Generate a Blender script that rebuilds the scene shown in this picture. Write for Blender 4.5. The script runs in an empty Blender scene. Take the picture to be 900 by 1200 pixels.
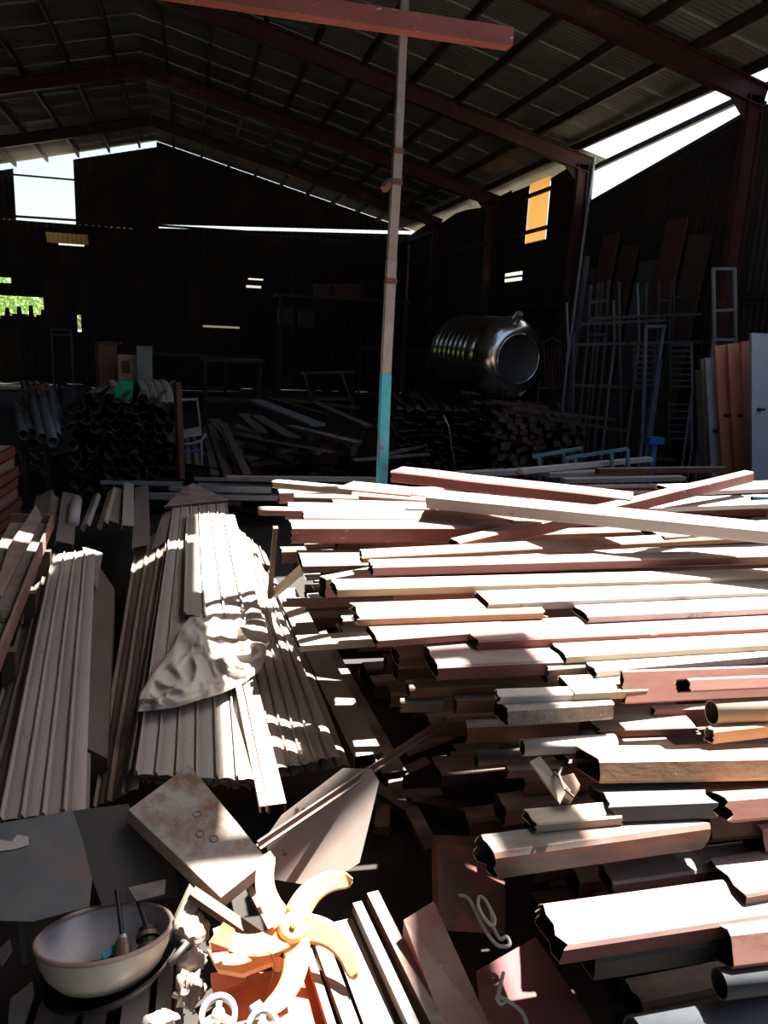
import bpy, bmesh, math, random
from mathutils import Vector, Matrix, noise
from math import radians, sin, cos, pi, tan, atan2, sqrt

# ------------------------------------------------------------------ scene / camera / light
S = bpy.context.scene
COL = S.collection
F = 900.0
YAW, PIT, ROLL = radians(14.5), radians(13.2), radians(2.7)
CAM = Vector((0, 0, 1.65))
fw = Vector((sin(YAW)*cos(PIT), cos(YAW)*cos(PIT), -sin(PIT)))
r0 = fw.cross(Vector((0, 0, 1))).normalized(); u0 = r0.cross(fw)
RT = r0*cos(ROLL) + u0*sin(ROLL); UP = u0*cos(ROLL) - r0*sin(ROLL)
cd = bpy.data.cameras.new('camera'); cam = bpy.data.objects.new('camera', cd); COL.objects.link(cam)
cd.sensor_fit = 'VERTICAL'; cd.sensor_height = 24.0; cd.lens = 24.0*F/1200.0
cd.clip_start = 0.02; cd.clip_end = 400
m = Matrix((RT, UP, -fw)).transposed().to_4x4(); m.translation = CAM
cam.matrix_world = m
S.camera = cam

SUN = Vector((0.42, 0.25, 1.0)).normalized()
w = bpy.data.worlds.new('world'); S.world = w; w.use_nodes = True
nt = w.node_tree; bg = nt.nodes['Background']
sky = nt.nodes.new('ShaderNodeTexSky'); sky.sky_type = 'NISHITA'; sky.sun_disc = False
sky.sun_elevation = math.asin(SUN.z); sky.sun_rotation = atan2(SUN.x, SUN.y)
sky.air_density = 1.3; sky.dust_density = 3.0; sky.ozone_density = 1.0
nt.links.new(sky.outputs[0], bg.inputs[0]); bg.inputs[1].default_value = 0.155
sd = bpy.data.lights.new('sun', 'SUN'); so = bpy.data.objects.new('sun', sd); COL.objects.link(so)
sd.energy = 21.0; sd.angle = radians(0.55); sd.color = (1.0, 0.95, 0.88)
so.location = (8, -2, 12); so.rotation_euler = (-SUN).to_track_quat('-Z', 'Y').to_euler()
S.view_settings.view_transform = 'Standard'; S.view_settings.look = 'None'
S.view_settings.gamma = 1.0; S.view_settings.use_curve_mapping = False
S.view_settings.exposure = 0.80

# ------------------------------------------------------------------ measuring helpers (photo 900x1200 -> place)
def ray(u, v): return fw + RT*((u-450)/F) + UP*((600-v)/F)
def pl(u, v, ax, val):
    d = ray(u, v); return CAM + d*((val-CAM[ax])/d[ax])
def px(u, v, x): return pl(u, v, 0, x)
def py(u, v, y): return pl(u, v, 1, y)
def pz(u, v, z): return pl(u, v, 2, z)
def depth(p): return (p-CAM).dot(fw)
def lerp(a, b, t): return a+(b-a)*t
def interp(x, tab):
    if x <= tab[0][0]: return tab[0][1]
    for (a, b), (c, d) in zip(tab, tab[1:]):
        if x <= c: return lerp(b, d, (x-a)/(c-a))
    return tab[-1][1]

# ------------------------------------------------------------------ materials
MATS = {}
def mat(name, c1, c2=None, scale=6, rough=.7, metal=0, bump=.15, dust=0, dustc=(.46,.40,.35), rust=0, rustc=(.16,.06,.03), stretch=1.0, spot=0, spotc=(.05,.03,.02), trans=0):
    if name in MATS: return MATS[name]
    M = bpy.data.materials.new(name); M.use_nodes = True; n = M.node_tree; N = n.nodes; L = n.links.new
    b = N['Principled BSDF']
    tc = N.new('ShaderNodeTexCoord'); mp = N.new('ShaderNodeMapping'); oi = N.new('ShaderNodeObjectInfo')
    mp.inputs['Scale'].default_value = (1.0/stretch, 1, 1) if stretch > 0 else (1, -1.0/stretch, 1)
    ml = N.new('ShaderNodeMath'); ml.operation = 'MULTIPLY'; ml.inputs[1].default_value = 37.0
    L(oi.outputs['Random'], ml.inputs[0]); L(ml.outputs[0], mp.inputs['Location']); L(tc.outputs['Object'], mp.inputs['Vector'])
    def nz(sc, det=5, rg=.6):
        t = N.new('ShaderNodeTexNoise'); t.inputs['Scale'].default_value = sc; t.inputs['Detail'].default_value = det; t.inputs['Roughness'].default_value = rg
        L(mp.outputs[0], t.inputs['Vector']); return t.outputs[0]
    def ramp(src, a, c):
        r = N.new('ShaderNodeMapRange'); r.inputs[1].default_value = a; r.inputs[2].default_value = c; L(src, r.inputs[0]); return r.outputs[0]
    def mix(f, a, c):
        x = N.new('ShaderNodeMix'); x.data_type = 'RGBA'
        if hasattr(f, 'is_linked') or hasattr(f, 'node'): L(f, x.inputs[0])
        else: x.inputs[0].default_value = f
        for s, i in ((a, 6), (c, 7)):
            if isinstance(s, tuple): x.inputs[i].default_value = (*s, 1)
            else: L(s, x.inputs[i])
        return x.outputs[2]
    def mul(a, k):
        x = N.new('ShaderNodeMath'); x.operation = 'MULTIPLY'; L(a, x.inputs[0])
        if isinstance(k, (int, float)): x.inputs[1].default_value = k
        else: L(k, x.inputs[1])
        return x.outputs[0]
    c2 = c2 or tuple(x*.65 for x in c1)
    col = mix(ramp(nz(scale), .35, .68), c1, c2)
    if rust: col = mix(ramp(nz(scale*.7, 8, .7), .62-rust*.35, .72-rust*.3), col, rustc)
    if spot: col = mix(ramp(nz(scale*7, 3), .72-spot*.15, .76-spot*.12), col, spotc)
    if dust:
        g = N.new('ShaderNodeNewGeometry'); sx = N.new('ShaderNodeSeparateXYZ'); L(g.outputs['True Normal'], sx.inputs[0])
        up = ramp(sx.outputs[2], .35, .95)
        col = mix(mul(mul(up, ramp(nz(scale*1.6, 6), .2, .65)), dust), col, dustc)
    L(col, b.inputs['Base Color']); b.inputs['Roughness'].default_value = rough; b.inputs['Metallic'].default_value = metal
    if trans:
        b.inputs['Transmission Weight'].default_value = trans
    if bump:
        bp = N.new('ShaderNodeBump'); bp.inputs['Strength'].default_value = bump; bp.inputs['Distance'].default_value = .004
        L(nz(scale*5, 4), bp.inputs['Height']); L(bp.outputs[0], b.inputs['Normal'])
    MATS[name] = M; return M

RED   = mat('red_primer', (.24,.062,.045), (.16,.042,.03), 7, .62, 0, .2, .5, rust=.25, stretch=2.5, spot=.3, spotc=(.5,.4,.34))
MAROON= mat('maroon_primer', (.15,.046,.042), (.10,.033,.03), 5, .6, 0, .15, .8, rust=.2, stretch=3)
PINK  = mat('faded_red_paint', (.33,.155,.125), (.25,.105,.08), 6, .7, 0, .15, .5, rust=.15, stretch=2.5)
TAN   = mat('tan_rusted_paint', (.38,.235,.14), (.29,.145,.07), 9, .75, 0, .2, .35, rust=.25, rustc=(.30,.16,.08), stretch=1.3, spot=.25, spotc=(.42,.38,.34))
CREAM = mat('cream_paint', (.40,.32,.22), (.31,.235,.15), 6, .7, 0, .12, .7, rust=.15, rustc=(.35,.16,.06), stretch=3)
GREY  = mat('grey_paint', (.30,.275,.25), (.23,.21,.19), 6, .65, 0, .1, .6, rust=.12, stretch=3, spot=.15, spotc=(.2,.1,.06))
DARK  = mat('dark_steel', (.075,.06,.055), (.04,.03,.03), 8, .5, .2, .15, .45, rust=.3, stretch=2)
BROWN = mat('rust_brown', (.125,.055,.035), (.08,.032,.02), 9, .8, 0, .25, .6, rust=.2, stretch=2)
SPECK = mat('speckled_grey', (.17,.16,.15), (.09,.085,.08), 30, .55, 0, .4, .3, spot=.6, spotc=(.4,.38,.36))
WHITE = mat('white_paint', (.55,.52,.49), (.44,.41,.38), 5, .6, 0, .08, .2, rust=.05)
SHEET = mat('dusty_sheet', (.43,.37,.335), (.375,.32,.285), 3, .65, 0, .1, .25, rust=.06, rustc=(.26,.18,.13), stretch=-1.5, spot=.12)
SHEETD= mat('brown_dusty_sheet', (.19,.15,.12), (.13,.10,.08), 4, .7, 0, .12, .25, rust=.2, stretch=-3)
GALV  = mat('galvanised', (.42,.45,.47), (.32,.34,.36), 5, .42, .6, .08, .15, stretch=3)
ROOFM = mat('roof_sheet', (.21,.215,.185), (.13,.135,.115), 1.5, .6, .1, .05, 0, rust=.12, rustc=(.2,.13,.08))
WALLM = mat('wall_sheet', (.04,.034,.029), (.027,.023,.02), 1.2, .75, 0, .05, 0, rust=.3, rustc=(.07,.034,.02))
PURL  = mat('purlin_steel', (.045,.03,.027), (.03,.02,.02), 3, .7, 0, .05)
RAFT  = mat('rafter_red', (.075,.02,.016), (.045,.014,.012), 3, .6, 0, .08, rust=.15)
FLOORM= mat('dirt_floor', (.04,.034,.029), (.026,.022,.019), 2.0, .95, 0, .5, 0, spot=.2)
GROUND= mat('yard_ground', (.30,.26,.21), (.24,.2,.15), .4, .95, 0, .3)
CYAN  = mat('cyan_paint', (.03,.34,.46), (.02,.25,.36), 8, .55, 0, .12, .2, rust=.12)
POLEM = mat('weathered_pole', (.25,.24,.225), (.19,.18,.165), 8, .7, 0, .2, 0, rust=.15, stretch=1)
STEEL = mat('stainless', (.62,.60,.57), (.56,.54,.51), 3, .2, 1.0, .02)
ORANGE= mat('orange_plastic', (.92,.50,.20), (.90,.46,.18), 5, .38, 0, .02)
DORANGE= mat('red_orange_plastic', (.55,.13,.05), (.45,.10,.04), 5, .5, 0, .05)
YELLOW= mat('yellow_plastic', (.75,.55,.05), None, 8, .4, 0, 0)
ENAMEL= mat('enamel', (.66,.64,.52), (.58,.54,.43), 5, .3, 0, .02, 0, rust=.05, rustc=(.3,.17,.08))
ENAMIN= mat('enamel_inside', (.45,.42,.42), (.33,.30,.30), 9, .45, 0, .05, 0, spot=.5, spotc=(.6,.6,.6))
RIMM  = mat('rim_paint', (.40,.29,.25), (.30,.2,.17), 12, .5, 0, .05)
BLACK = mat('soot_shade_black', (.03,.027,.025), None, 8, .55, .3, .15, 0)
BLUEG = mat('blue_grey_paint', (.062,.073,.08), (.045,.054,.061), 5, .6, 0, .1, .15, rust=.22, rustc=(.12,.05,.03))
LBLUE = mat('light_blue_grey', (.36,.42,.50), (.32,.38,.46), 3, .5, 0, .04, 0, spot=.05, spotc=(.6,.62,.65))
SALMON= mat('salmon_paint', (.52,.24,.18), (.47,.21,.155), 3, .55, 0, .04)
CLOTH = mat('cloth', (.74,.66,.57), (.68,.59,.5), 14, .95, 0, .25, 0)
WOOD  = mat('old_wood', (.09,.055,.034), (.06,.036,.023), 10, .85, 0, .3, .2, stretch=8)
INNER = mat('bare_inside_shade', (.022,.018,.016), (.015,.012,.01), 8, .9, 0, 0)  # bare tube insides, taken near black to deepen the shade in them
PVC   = mat('blue_grey_pvc', (.085,.10,.12), (.065,.077,.09), 5, .45, 0, .05, .1)
ROPE  = mat('rope', (.42,.42,.38), (.34,.34,.3), 40, .9, 0, .4)
GREEN = mat('green_plastic', (.02,.42,.20), (.02,.34,.16), 5, .5, 0, .05)
BARK  = mat('bark', (.12,.08,.05), None, 12, .9, 0, .4)
LEAF  = mat('leaf', (.16,.33,.05), (.28,.45,.10), 3, .6, 0, 0)
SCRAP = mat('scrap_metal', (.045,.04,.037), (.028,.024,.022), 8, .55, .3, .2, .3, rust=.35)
BAREND= mat('bare_bar', (.10,.068,.05), (.062,.04,.03), 9, .6, .2, .15, .2, rust=.25)
BLUE  = mat('blue_paint', (.05,.16,.45), None, 6, .5, 0, .05)
PLASTIC = mat('clear_bag', (.55,.47,.40), (.45,.38,.32), 9, .35, 0, .3)
# translucent yellow roof light
YEL = bpy.data.materials.new('yellow_skylight'); YEL.use_nodes = True
n_ = YEL.node_tree; b_ = n_.nodes['Principled BSDF']; b_.inputs['Base Color'].default_value = (.6,.32,.08,1); b_.inputs['Roughness'].default_value = .8
t_ = n_.nodes.new('ShaderNodeBsdfTranslucent'); t_.inputs[0].default_value = (.7,.38,.10,1)
x_ = n_.nodes.new('ShaderNodeMixShader'); x_.inputs[0].default_value = .7
n_.links.new(b_.outputs[0], x_.inputs[1]); n_.links.new(t_.outputs[0], x_.inputs[2]); n_.links.new(x_.outputs[0], n_.nodes['Material Output'].inputs[0])

# ------------------------------------------------------------------ mesh builder
class MB:
    def __init__(s): s.v = []; s.f = []; s.inner = set()
    def add(s, vs, fs):
        o = len(s.v); s.v += [Vector(p) for p in vs]; s.f += [tuple(i+o for i in f) for f in fs]; return s
    def hexa(s, p):   # 8 points: bottom 4 ccw, top 4 ccw
        return s.add(p, [(3,2,1,0),(4,5,6,7),(0,1,5,4),(1,2,6,5),(2,3,7,6),(3,0,4,7)])
    def box(s, a, b):
        (x0,y0,z0),(x1,y1,z1) = a, b
        return s.hexa([(x0,y0,z0),(x1,y0,z0),(x1,y1,z0),(x0,y1,z0),(x0,y0,z1),(x1,y0,z1),(x1,y1,z1),(x0,y1,z1)])
    def bar(s, p, q, wd, h, upv=(0,0,1), cham=0):
        p, q = Vector(p), Vector(q); a = (q-p).normalized(); sd = a.cross(Vector(upv))
        if sd.length < 1e-4: sd = a.cross(Vector((1,0,0)))
        sd.normalize(); up = sd.cross(a)
        pts = []
        for e in (p, q):
            pts.append([e-sd*wd/2-up*h/2, e+sd*wd/2-up*h/2, e+sd*wd/2+up*h/2, e-sd*wd/2+up*h/2])
        return s.add(pts[0]+pts[1], [(0,1,2,3),(7,6,5,4),(0,4,5,1),(1,5,6,2),(2,6,7,3),(3,7,4,0)])
    def cyl(s, p, q, r, r2=None, n=12, caps=True):
        p, q = Vector(p), Vector(q); r2 = r if r2 is None else r2; a = (q-p).normalized()
        e = a.cross(Vector((0,0,1)));
        if e.length < 1e-3: e = Vector((1,0,0))
        e.normalize(); g = a.cross(e)
        vs = [p+(e*cos(2*pi*i/n)+g*sin(2*pi*i/n))*r for i in range(n)]+[q+(e*cos(2*pi*i/n)+g*sin(2*pi*i/n))*r2 for i in range(n)]
        fs = [(i,(i+1)%n,n+(i+1)%n,n+i) for i in range(n)]
        if caps: fs += [tuple(range(n))[::-1], tuple(range(n,2*n))]
        return s.add(vs, fs)
    def path(s, pts, r, n=8, closed=False):
        pts = [Vector(p) for p in pts]; rings = []; k = len(pts); e = None
        for i, p in enumerate(pts):
            a = (pts[min(i+1,k-1)]-pts[max(i-1,0)]).normalized()
            if e is None: e = a.cross(Vector((.1,.2,1))).normalized()
            e = (e - a*e.dot(a)).normalized(); g = a.cross(e)
            rings.append([p+(e*cos(2*pi*j/n)+g*sin(2*pi*j/n))*r for j in range(n)])
        vs = [x for rg in rings for x in rg]
        fs = [(i*n+j, i*n+(j+1)%n, (i+1)*n+(j+1)%n, (i+1)*n+j) for i in range(k-1) for j in range(n)]
        fs += [tuple(range(n))[::-1], tuple(range((k-1)*n, k*n))]
        return s.add(vs, fs)
    def prism(s, poly, off):   # polygon of 3d points extruded by vector off
        poly = [Vector(p) for p in poly]; off = Vector(off); n = len(poly)
        return s.add(poly+[p+off for p in poly], [tuple(range(n)), tuple(range(n,2*n))[::-1]]+[(i, n+i, n+(i+1)%n, (i+1)%n) for i in range(n)])
    def grid(s, fn, nu, nv):
        vs = [fn(i/nu, j/nv) for j in range(nv+1) for i in range(nu+1)]
        return s.add(vs, [(j*(nu+1)+i, j*(nu+1)+i+1, (j+1)*(nu+1)+i+1, (j+1)*(nu+1)+i) for j in range(nv) for i in range(nu)])
    def lathe(s, prof, n=32, M=Matrix.Identity(4)):
        k = len(prof); vs = []
        for r, z in prof: vs += [M @ Vector((r*cos(2*pi*j/n), r*sin(2*pi*j/n), z)) for j in range(n)]
        return s.add(vs, [(i*n+j, i*n+(j+1)%n, (i+1)*n+(j+1)%n, (i+1)*n+j) for i in range(k-1) for j in range(n)])
    def tf(s, M):
        s.v = [M @ p for p in s.v]; return s

ORG = {}
def tag(o, label=None, cat=None, group=None, kind=None):
    if label: o['label'] = label
    if cat: o['category'] = cat
    if group: o['group'] = group
    if kind: o['kind'] = kind
    return o
def mk(name, mb, M, parent=None, label=None, cat=None, group=None, kind=None, smooth=False, solid=0, rot=None, org=None):
    me = bpy.data.meshes.new(name)
    if rot is None:
        if org is None:
            xs = [p.x for p in mb.v]; ys = [p.y for p in mb.v]
            org = Vector(((min(xs)+max(xs))/2, (min(ys)+max(ys))/2, min(p.z for p in mb.v)))
        vs = [p-org for p in mb.v]
    else: vs = mb.v           # rot: verts already local
    me.from_pydata([tuple(p) for p in vs], [], mb.f); me.update()
    bm = bmesh.new(); bm.from_mesh(me); bmesh.ops.recalc_face_normals(bm, faces=bm.faces); bm.to_mesh(me); bm.free()
    if smooth:
        for p in me.polygons: p.use_smooth = True
    me.materials.append(M)
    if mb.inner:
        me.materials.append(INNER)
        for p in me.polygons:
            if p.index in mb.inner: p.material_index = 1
    o = bpy.data.objects.new(name, me); COL.objects.link(o)
    if parent is not None:
        o.parent = parent; o.location = org - ORG[parent.name]
    else: o.location = org
    if rot is not None: o.rotation_euler = rot.to_euler()
    ORG[o.name] = org.copy()
    if solid:
        sm = o.modifiers.new('thickness', 'SOLIDIFY'); sm.thickness = solid; sm.offset = 0
    return tag(o, label, cat, group, kind)
def thing(name, loc, label=None, cat=None, group=None, kind=None):
    o = bpy.data.objects.new(name, None); COL.objects.link(o); o.location = Vector(loc); o.empty_display_size = .1
    ORG[o.name] = Vector(loc); return tag(o, label, cat, group, kind)
def copy_tree(o, loc, rot=None, label=None, group=None):
    c = o.copy(); COL.objects.link(c); c.location = Vector(loc)
    if rot is not None: c.rotation_euler = rot
    if label: c['label'] = label
    if group: c['group'] = group
    for ch in list(o.children):
        k = ch.copy(); COL.objects.link(k); k.parent = c
    return c
rnd = random.Random(5)

# ------------------------------------------------------------------ the setting
XW, ZE, SL, XR = 5.8, 4.35, 0.24, -0.70          # wall line, eave height, roof slope, ridge
XL = 2*XR - XW
def zroof(x): return ZE + SL*(XW-x) if x >= XR else ZE + SL*(XW-XR) - SL*(XR-x)

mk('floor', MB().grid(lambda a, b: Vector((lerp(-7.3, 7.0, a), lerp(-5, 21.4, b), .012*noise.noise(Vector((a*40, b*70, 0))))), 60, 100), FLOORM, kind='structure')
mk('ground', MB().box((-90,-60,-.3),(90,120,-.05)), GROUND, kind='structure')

def corr(p0, ud, width, za, zb, nrm, pitch=.076, amp=.009, along=None, rows=1):
    """corrugated sheet: p0 origin, ud unit direction across the ribs, edges from za to zb (points added along 'along')"""
    mb = MB(); n = max(4, int(width/pitch*6)); ud = Vector(ud); nrm = Vector(nrm)
    def fn(a, b):
        base = Vector(p0)+ud*(width*a); z0 = za(a); z1 = zb(a)
        return base + along*lerp(z0, z1, b) + nrm*(amp*sin(2*pi*width*a/pitch))
    return mb.grid(fn, n, rows)

ceil = thing('ceiling', (XR, 8, 5.9), kind='structure')
SW = .82
def rsheet(y, xa, xb, wd=SW):      # a roof sheet laid down the slope between xa and xb
    A = Vector((xa, y, zroof(xa))); B = Vector((xb, y, zroof(xb))); d = (B-A)
    nr = Vector((SL if xa >= XR else -SL, 0, 1)).normalized()
    return mk('roof_sheet', corr(A, (0,1,0), wd, lambda a: 0, lambda a: 1, nr, along=d, rows=1), ROOFM, ceil)
edge = [2.2, 2.17, 2.22, 2.16, 2.2, 2.18, 2.1, 2.09, 2.06, 2.14, 2.09, 2.05]
YH = 5.52
for k in range(12):                                         # yard end: unseen, right slope left open to shape the sun patch
    y = YH - SW*(12-k)
    rsheet(y, XR, XL-.25)
    if k == 11:                                             # unseen notch cut in to throw a thin band of sun
        rsheet(y, XR, 1.1); rsheet(y, 1.1, 1.40, .60); rsheet(y, 1.40, edge[k])
    else: rsheet(y, XR, edge[k])
rsheet(YH, XR, XL-.25, .73); rsheet(YH, XR, 1.1, .12); rsheet(YH-.10, 1.1, 1.40, .22); rsheet(YH+.12, XR, 2.06, .61)
rsheet(5.05, 3.3, 5.57, .6); rsheet(5.65, 3.3, 5.57, .6)  # unseen sheets added to shade the slats and leaning doors
rsheet(2.48, 2.57, 2.78, .52); rsheet(2.99, 2.05, 2.78, .09)    # unseen flap of sheet added to shade the lower left of the pile
for k in range(20):
    y = 6.25 + SW*k
    if y > 20.9: break
    rsheet(y, XR, XL-.25); rsheet(y, XR, 5.57 if y < 10.9 else XW+.25)
# purlins along the shed and rafters across it
for x in (5.46, 4.85, 4.28, 3.63, 2.97, 2.3, 1.65, 1.0, .35, -.3, -1.1, -1.8, -2.5, -3.2, -3.9, -4.6, -5.3, -6.0, -6.7):
    near = 6.27 if x > 2.0 else -4.6
    mk('purlin', MB().bar((x, near, zroof(x)-.07), (x, 21, zroof(x)-.07), .045, .10), PURL, ceil)
def ibeam(mb, p, q, wd, h, t=.012):
    p, q = Vector(p), Vector(q); a = (q-p).normalized(); sdv = a.cross(Vector((0,1,0)) if abs(a.y) < .9 else Vector((1,0,0))).normalized()
    up = Vector((0,0,1)) if abs(a.z) < .8 else Vector((1,0,0))
    up = (up - a*up.dot(a)).normalized()
    mb.bar(p, q, t, h, up); mb.bar(p+up*(h/2), q+up*(h/2), wd, t, up); mb.bar(p-up*(h/2), q-up*(h/2), wd, t, up); return mb
FR = [7.4, 11.0, 14.55, 18.0]
for y in FR:
    mk('rafter', ibeam(MB(), (XR, y, zroof(XR)-.24), (XW-.1, y, zroof(XW-.1)-.24), .11, .20), RAFT, ceil)
    mk('rafter', ibeam(MB(), (XR, y, zroof(XR)-.24), (XL+.1, y, zroof(XL+.1)-.24), .11, .20), RAFT, ceil)
    c = thing('steel_column', (XW-.22, y, 0), kind='structure')
    mk('shaft', ibeam(MB(), (XW-.22, y, 0), (XW-.22, y, ZE-.2), .10, .16), RAFT, c)
    mk('haunch', MB().prism([(XW-.3, y-.008, ZE-.18), (XW-.7, y-.008, ZE-.05), (XW-.3, y-.008, ZE-.45)], (0,.016,0)), RAFT, c)
    c = thing('steel_column', (XL+.22, y, 0), kind='structure')
    mk('shaft', ibeam(MB(), (XL+.22, y, 0), (XL+.22, y, ZE-.2), .10, .16), RAFT, c)
# added unseen canopy outside the right wall, stops sun entering the bay
canopy = thing('added_sun_canopy', (8, 8, 5.8), kind='structure')
for k in range(11): mk('roof_sheet', corr((5.98, 4.6+.9*k, 5.75), (0,1,0), .91, lambda a: 0, lambda a: 1, (0,0,1), along=Vector((1.2,0,.3))), ROOFM, canopy)
# thin pipe prop beside the second column
mk('pipe_prop', MB().cyl((5.45, 10.7, 0), (5.62, 10.75, 4.2), .025), GALV, kind='structure')

# right wall: sheets with a slanting top where the bay is open to the sky
wr = thing('wall_right', (XW, 12, 0), kind='structure')
def sill(y):
    if y < 7.45: return ZE-.03
    if y < 11.05: return lerp(4.11, 3.64, (y-7.5)/3.55)
    return ZE-.10 + .05*sin(y*2.3)
y = -4.9
while y < 20.95:
    wd = min(.8, 21-y)
    for lim in (7.45, 11.05):
        if y < lim-1e-3 < y+wd: wd = lim-y
    if y < 12.5 < y+wd: wd = 12.5-y
    if abs(y-12.5) < 1e-3:
        wd = .85
        mk('wall_sheet', corr((XW,y,0), (0,1,0), wd, lambda a: 0, lambda a: 3.28, (1,0,0), along=Vector((0,0,1)), pitch=.1), WALLM, wr)
        mk('skylight_sheet', corr((XW,y+.03,0), (0,1,0), wd-.06, lambda a: 3.26, lambda a: ZE-.08, (1,0,0), along=Vector((0,0,1)), pitch=.1), YEL, wr)
    elif y < 13.9 < y+wd:                                   # a sheet with two small breaks
        for za_, zb_ in ((0, 2.66), (2.72, 2.76), (2.82, ZE-.1)):
            mk('wall_sheet', corr((XW,y,0), (0,1,0), wd, lambda a: za_, lambda a: zb_, (1,0,0), along=Vector((0,0,1)), pitch=.1), WALLM, wr)
    else:
        top0, top1 = sill(y+.001), sill(y+wd-.001)
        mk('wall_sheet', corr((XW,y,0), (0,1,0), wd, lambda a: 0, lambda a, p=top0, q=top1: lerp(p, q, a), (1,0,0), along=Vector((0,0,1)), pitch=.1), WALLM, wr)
    y += wd
mk('girt', MB().bar((XW-.06, 7.4, 4.26), (XW-.06, 11, 4.10), .05, .07), PURL, wr)
mk('girt', MB().bar((XW-.05, 7.45, 4.10), (XW-.05, 11, 3.63), .04, .05), PURL, wr)
mk('girt', MB().bar((XW-.05, 11, 4.05), (XW-.05, 20.9, 4.05), .04, .06), PURL, wr)
mk('girt', MB().bar((XW-.05, 11, 3.45), (XW-.05, 20.9, 3.45), .04, .06), PURL, wr)
mk('girt', MB().bar((XW-.05, 4.9, 2.2), (XW-.05, 20.9, 2.2), .04, .06), PURL, wr)
# leaning boards and lining sheets in front of the right wall
wl = thing('wall_left', (XL, 8, 0), kind='structure')
for k in range(28):
    y = -5.0 + k*.93
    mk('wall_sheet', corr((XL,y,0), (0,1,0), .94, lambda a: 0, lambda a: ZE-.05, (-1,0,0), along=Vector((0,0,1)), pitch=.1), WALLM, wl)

wf = thing('wall_front', (XR, -5, 0), kind='structure')  # unseen end wall, added to cut the sky light inside
for k in range(16):
    xa = XL + k*(XW-XL)/16
    if k == 10: continue                          # the open doorway behind the camera
    mk('wall_sheet', corr((xa-.01, -5, 0), (1,0,0), (XW-XL)/16+.02, lambda a: 0, lambda a, xa=xa: zroof(xa+.4)-.1, (0,1,0), along=Vector((0,0,1)), pitch=.15), WALLM, wf)
# back wall, hung sheets above a bright slit, older boarding below it
YB = 21.0
wb = thing('wall_back', (XR, YB, 0), kind='structure')
def back(xa, xb, za, zb):
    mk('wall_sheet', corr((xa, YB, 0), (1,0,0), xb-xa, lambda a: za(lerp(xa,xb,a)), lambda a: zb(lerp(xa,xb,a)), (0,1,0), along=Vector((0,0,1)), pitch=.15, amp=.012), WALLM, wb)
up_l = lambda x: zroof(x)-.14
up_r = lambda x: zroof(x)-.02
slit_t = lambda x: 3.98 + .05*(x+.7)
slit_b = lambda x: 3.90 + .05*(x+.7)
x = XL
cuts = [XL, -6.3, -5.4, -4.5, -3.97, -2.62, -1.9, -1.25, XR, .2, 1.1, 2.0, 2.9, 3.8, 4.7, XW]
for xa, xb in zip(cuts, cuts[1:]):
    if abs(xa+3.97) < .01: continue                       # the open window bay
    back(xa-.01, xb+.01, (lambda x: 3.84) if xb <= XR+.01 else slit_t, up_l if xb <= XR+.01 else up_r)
mk('girt', MB().bar((XL, YB-.06, 4.84), (XR, YB-.06, 4.84), .04, .04), PURL, wb)
mk('girt', MB().bar((XL, YB-.06, 3.88), (XW, YB-.06, 4.02), .05, .05), PURL, wb)
# lower boarding, small breaks let daylight through
holes = [(-3.05,-2.45,3.34,3.46), (1.5,1.9,2.80,2.84), (1.45,1.85,2.60,2.66), (-4.7,-4.15,2.38,2.5), (-6.6,-3.45,1.52,2.08), (.35,1.3,1.55,1.60), (-2.7,-2.6,1.3,1.7)]
cols = sorted({XL, XW, *[h[0] for h in holes], *[h[1] for h in holes], *[-5.5,-2.0,-1.0,0,2.6,3.4,4.2,5.0]})
for xa, xb in zip(cols, cols[1:]):
    zs = [0]; spans = []
    hs = sorted([(h[2], h[3]) for h in holes if h[0] <= xa+1e-4 and h[1] >= xb-1e-4])
    z = 0
    for a, b in hs: spans.append((z, a)); z = b
    spans.append((z, None))
    for a, b in spans:
        back(xa-.008, xb+.008, (lambda x, a=a: a), (lambda x, b=b: b) if b else (slit_b if xa >= XR-.31 else (lambda x: 3.84)))
for h in holes[:1]:
    mk('loose_sheet', corr((h[0]-.1, YB+.35, 0), (1,0,0), .9, lambda a: 3.30, lambda a: 3.52, (0,1,0), along=Vector((0,-.4,1)), pitch=.1), YEL, wb)

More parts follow.
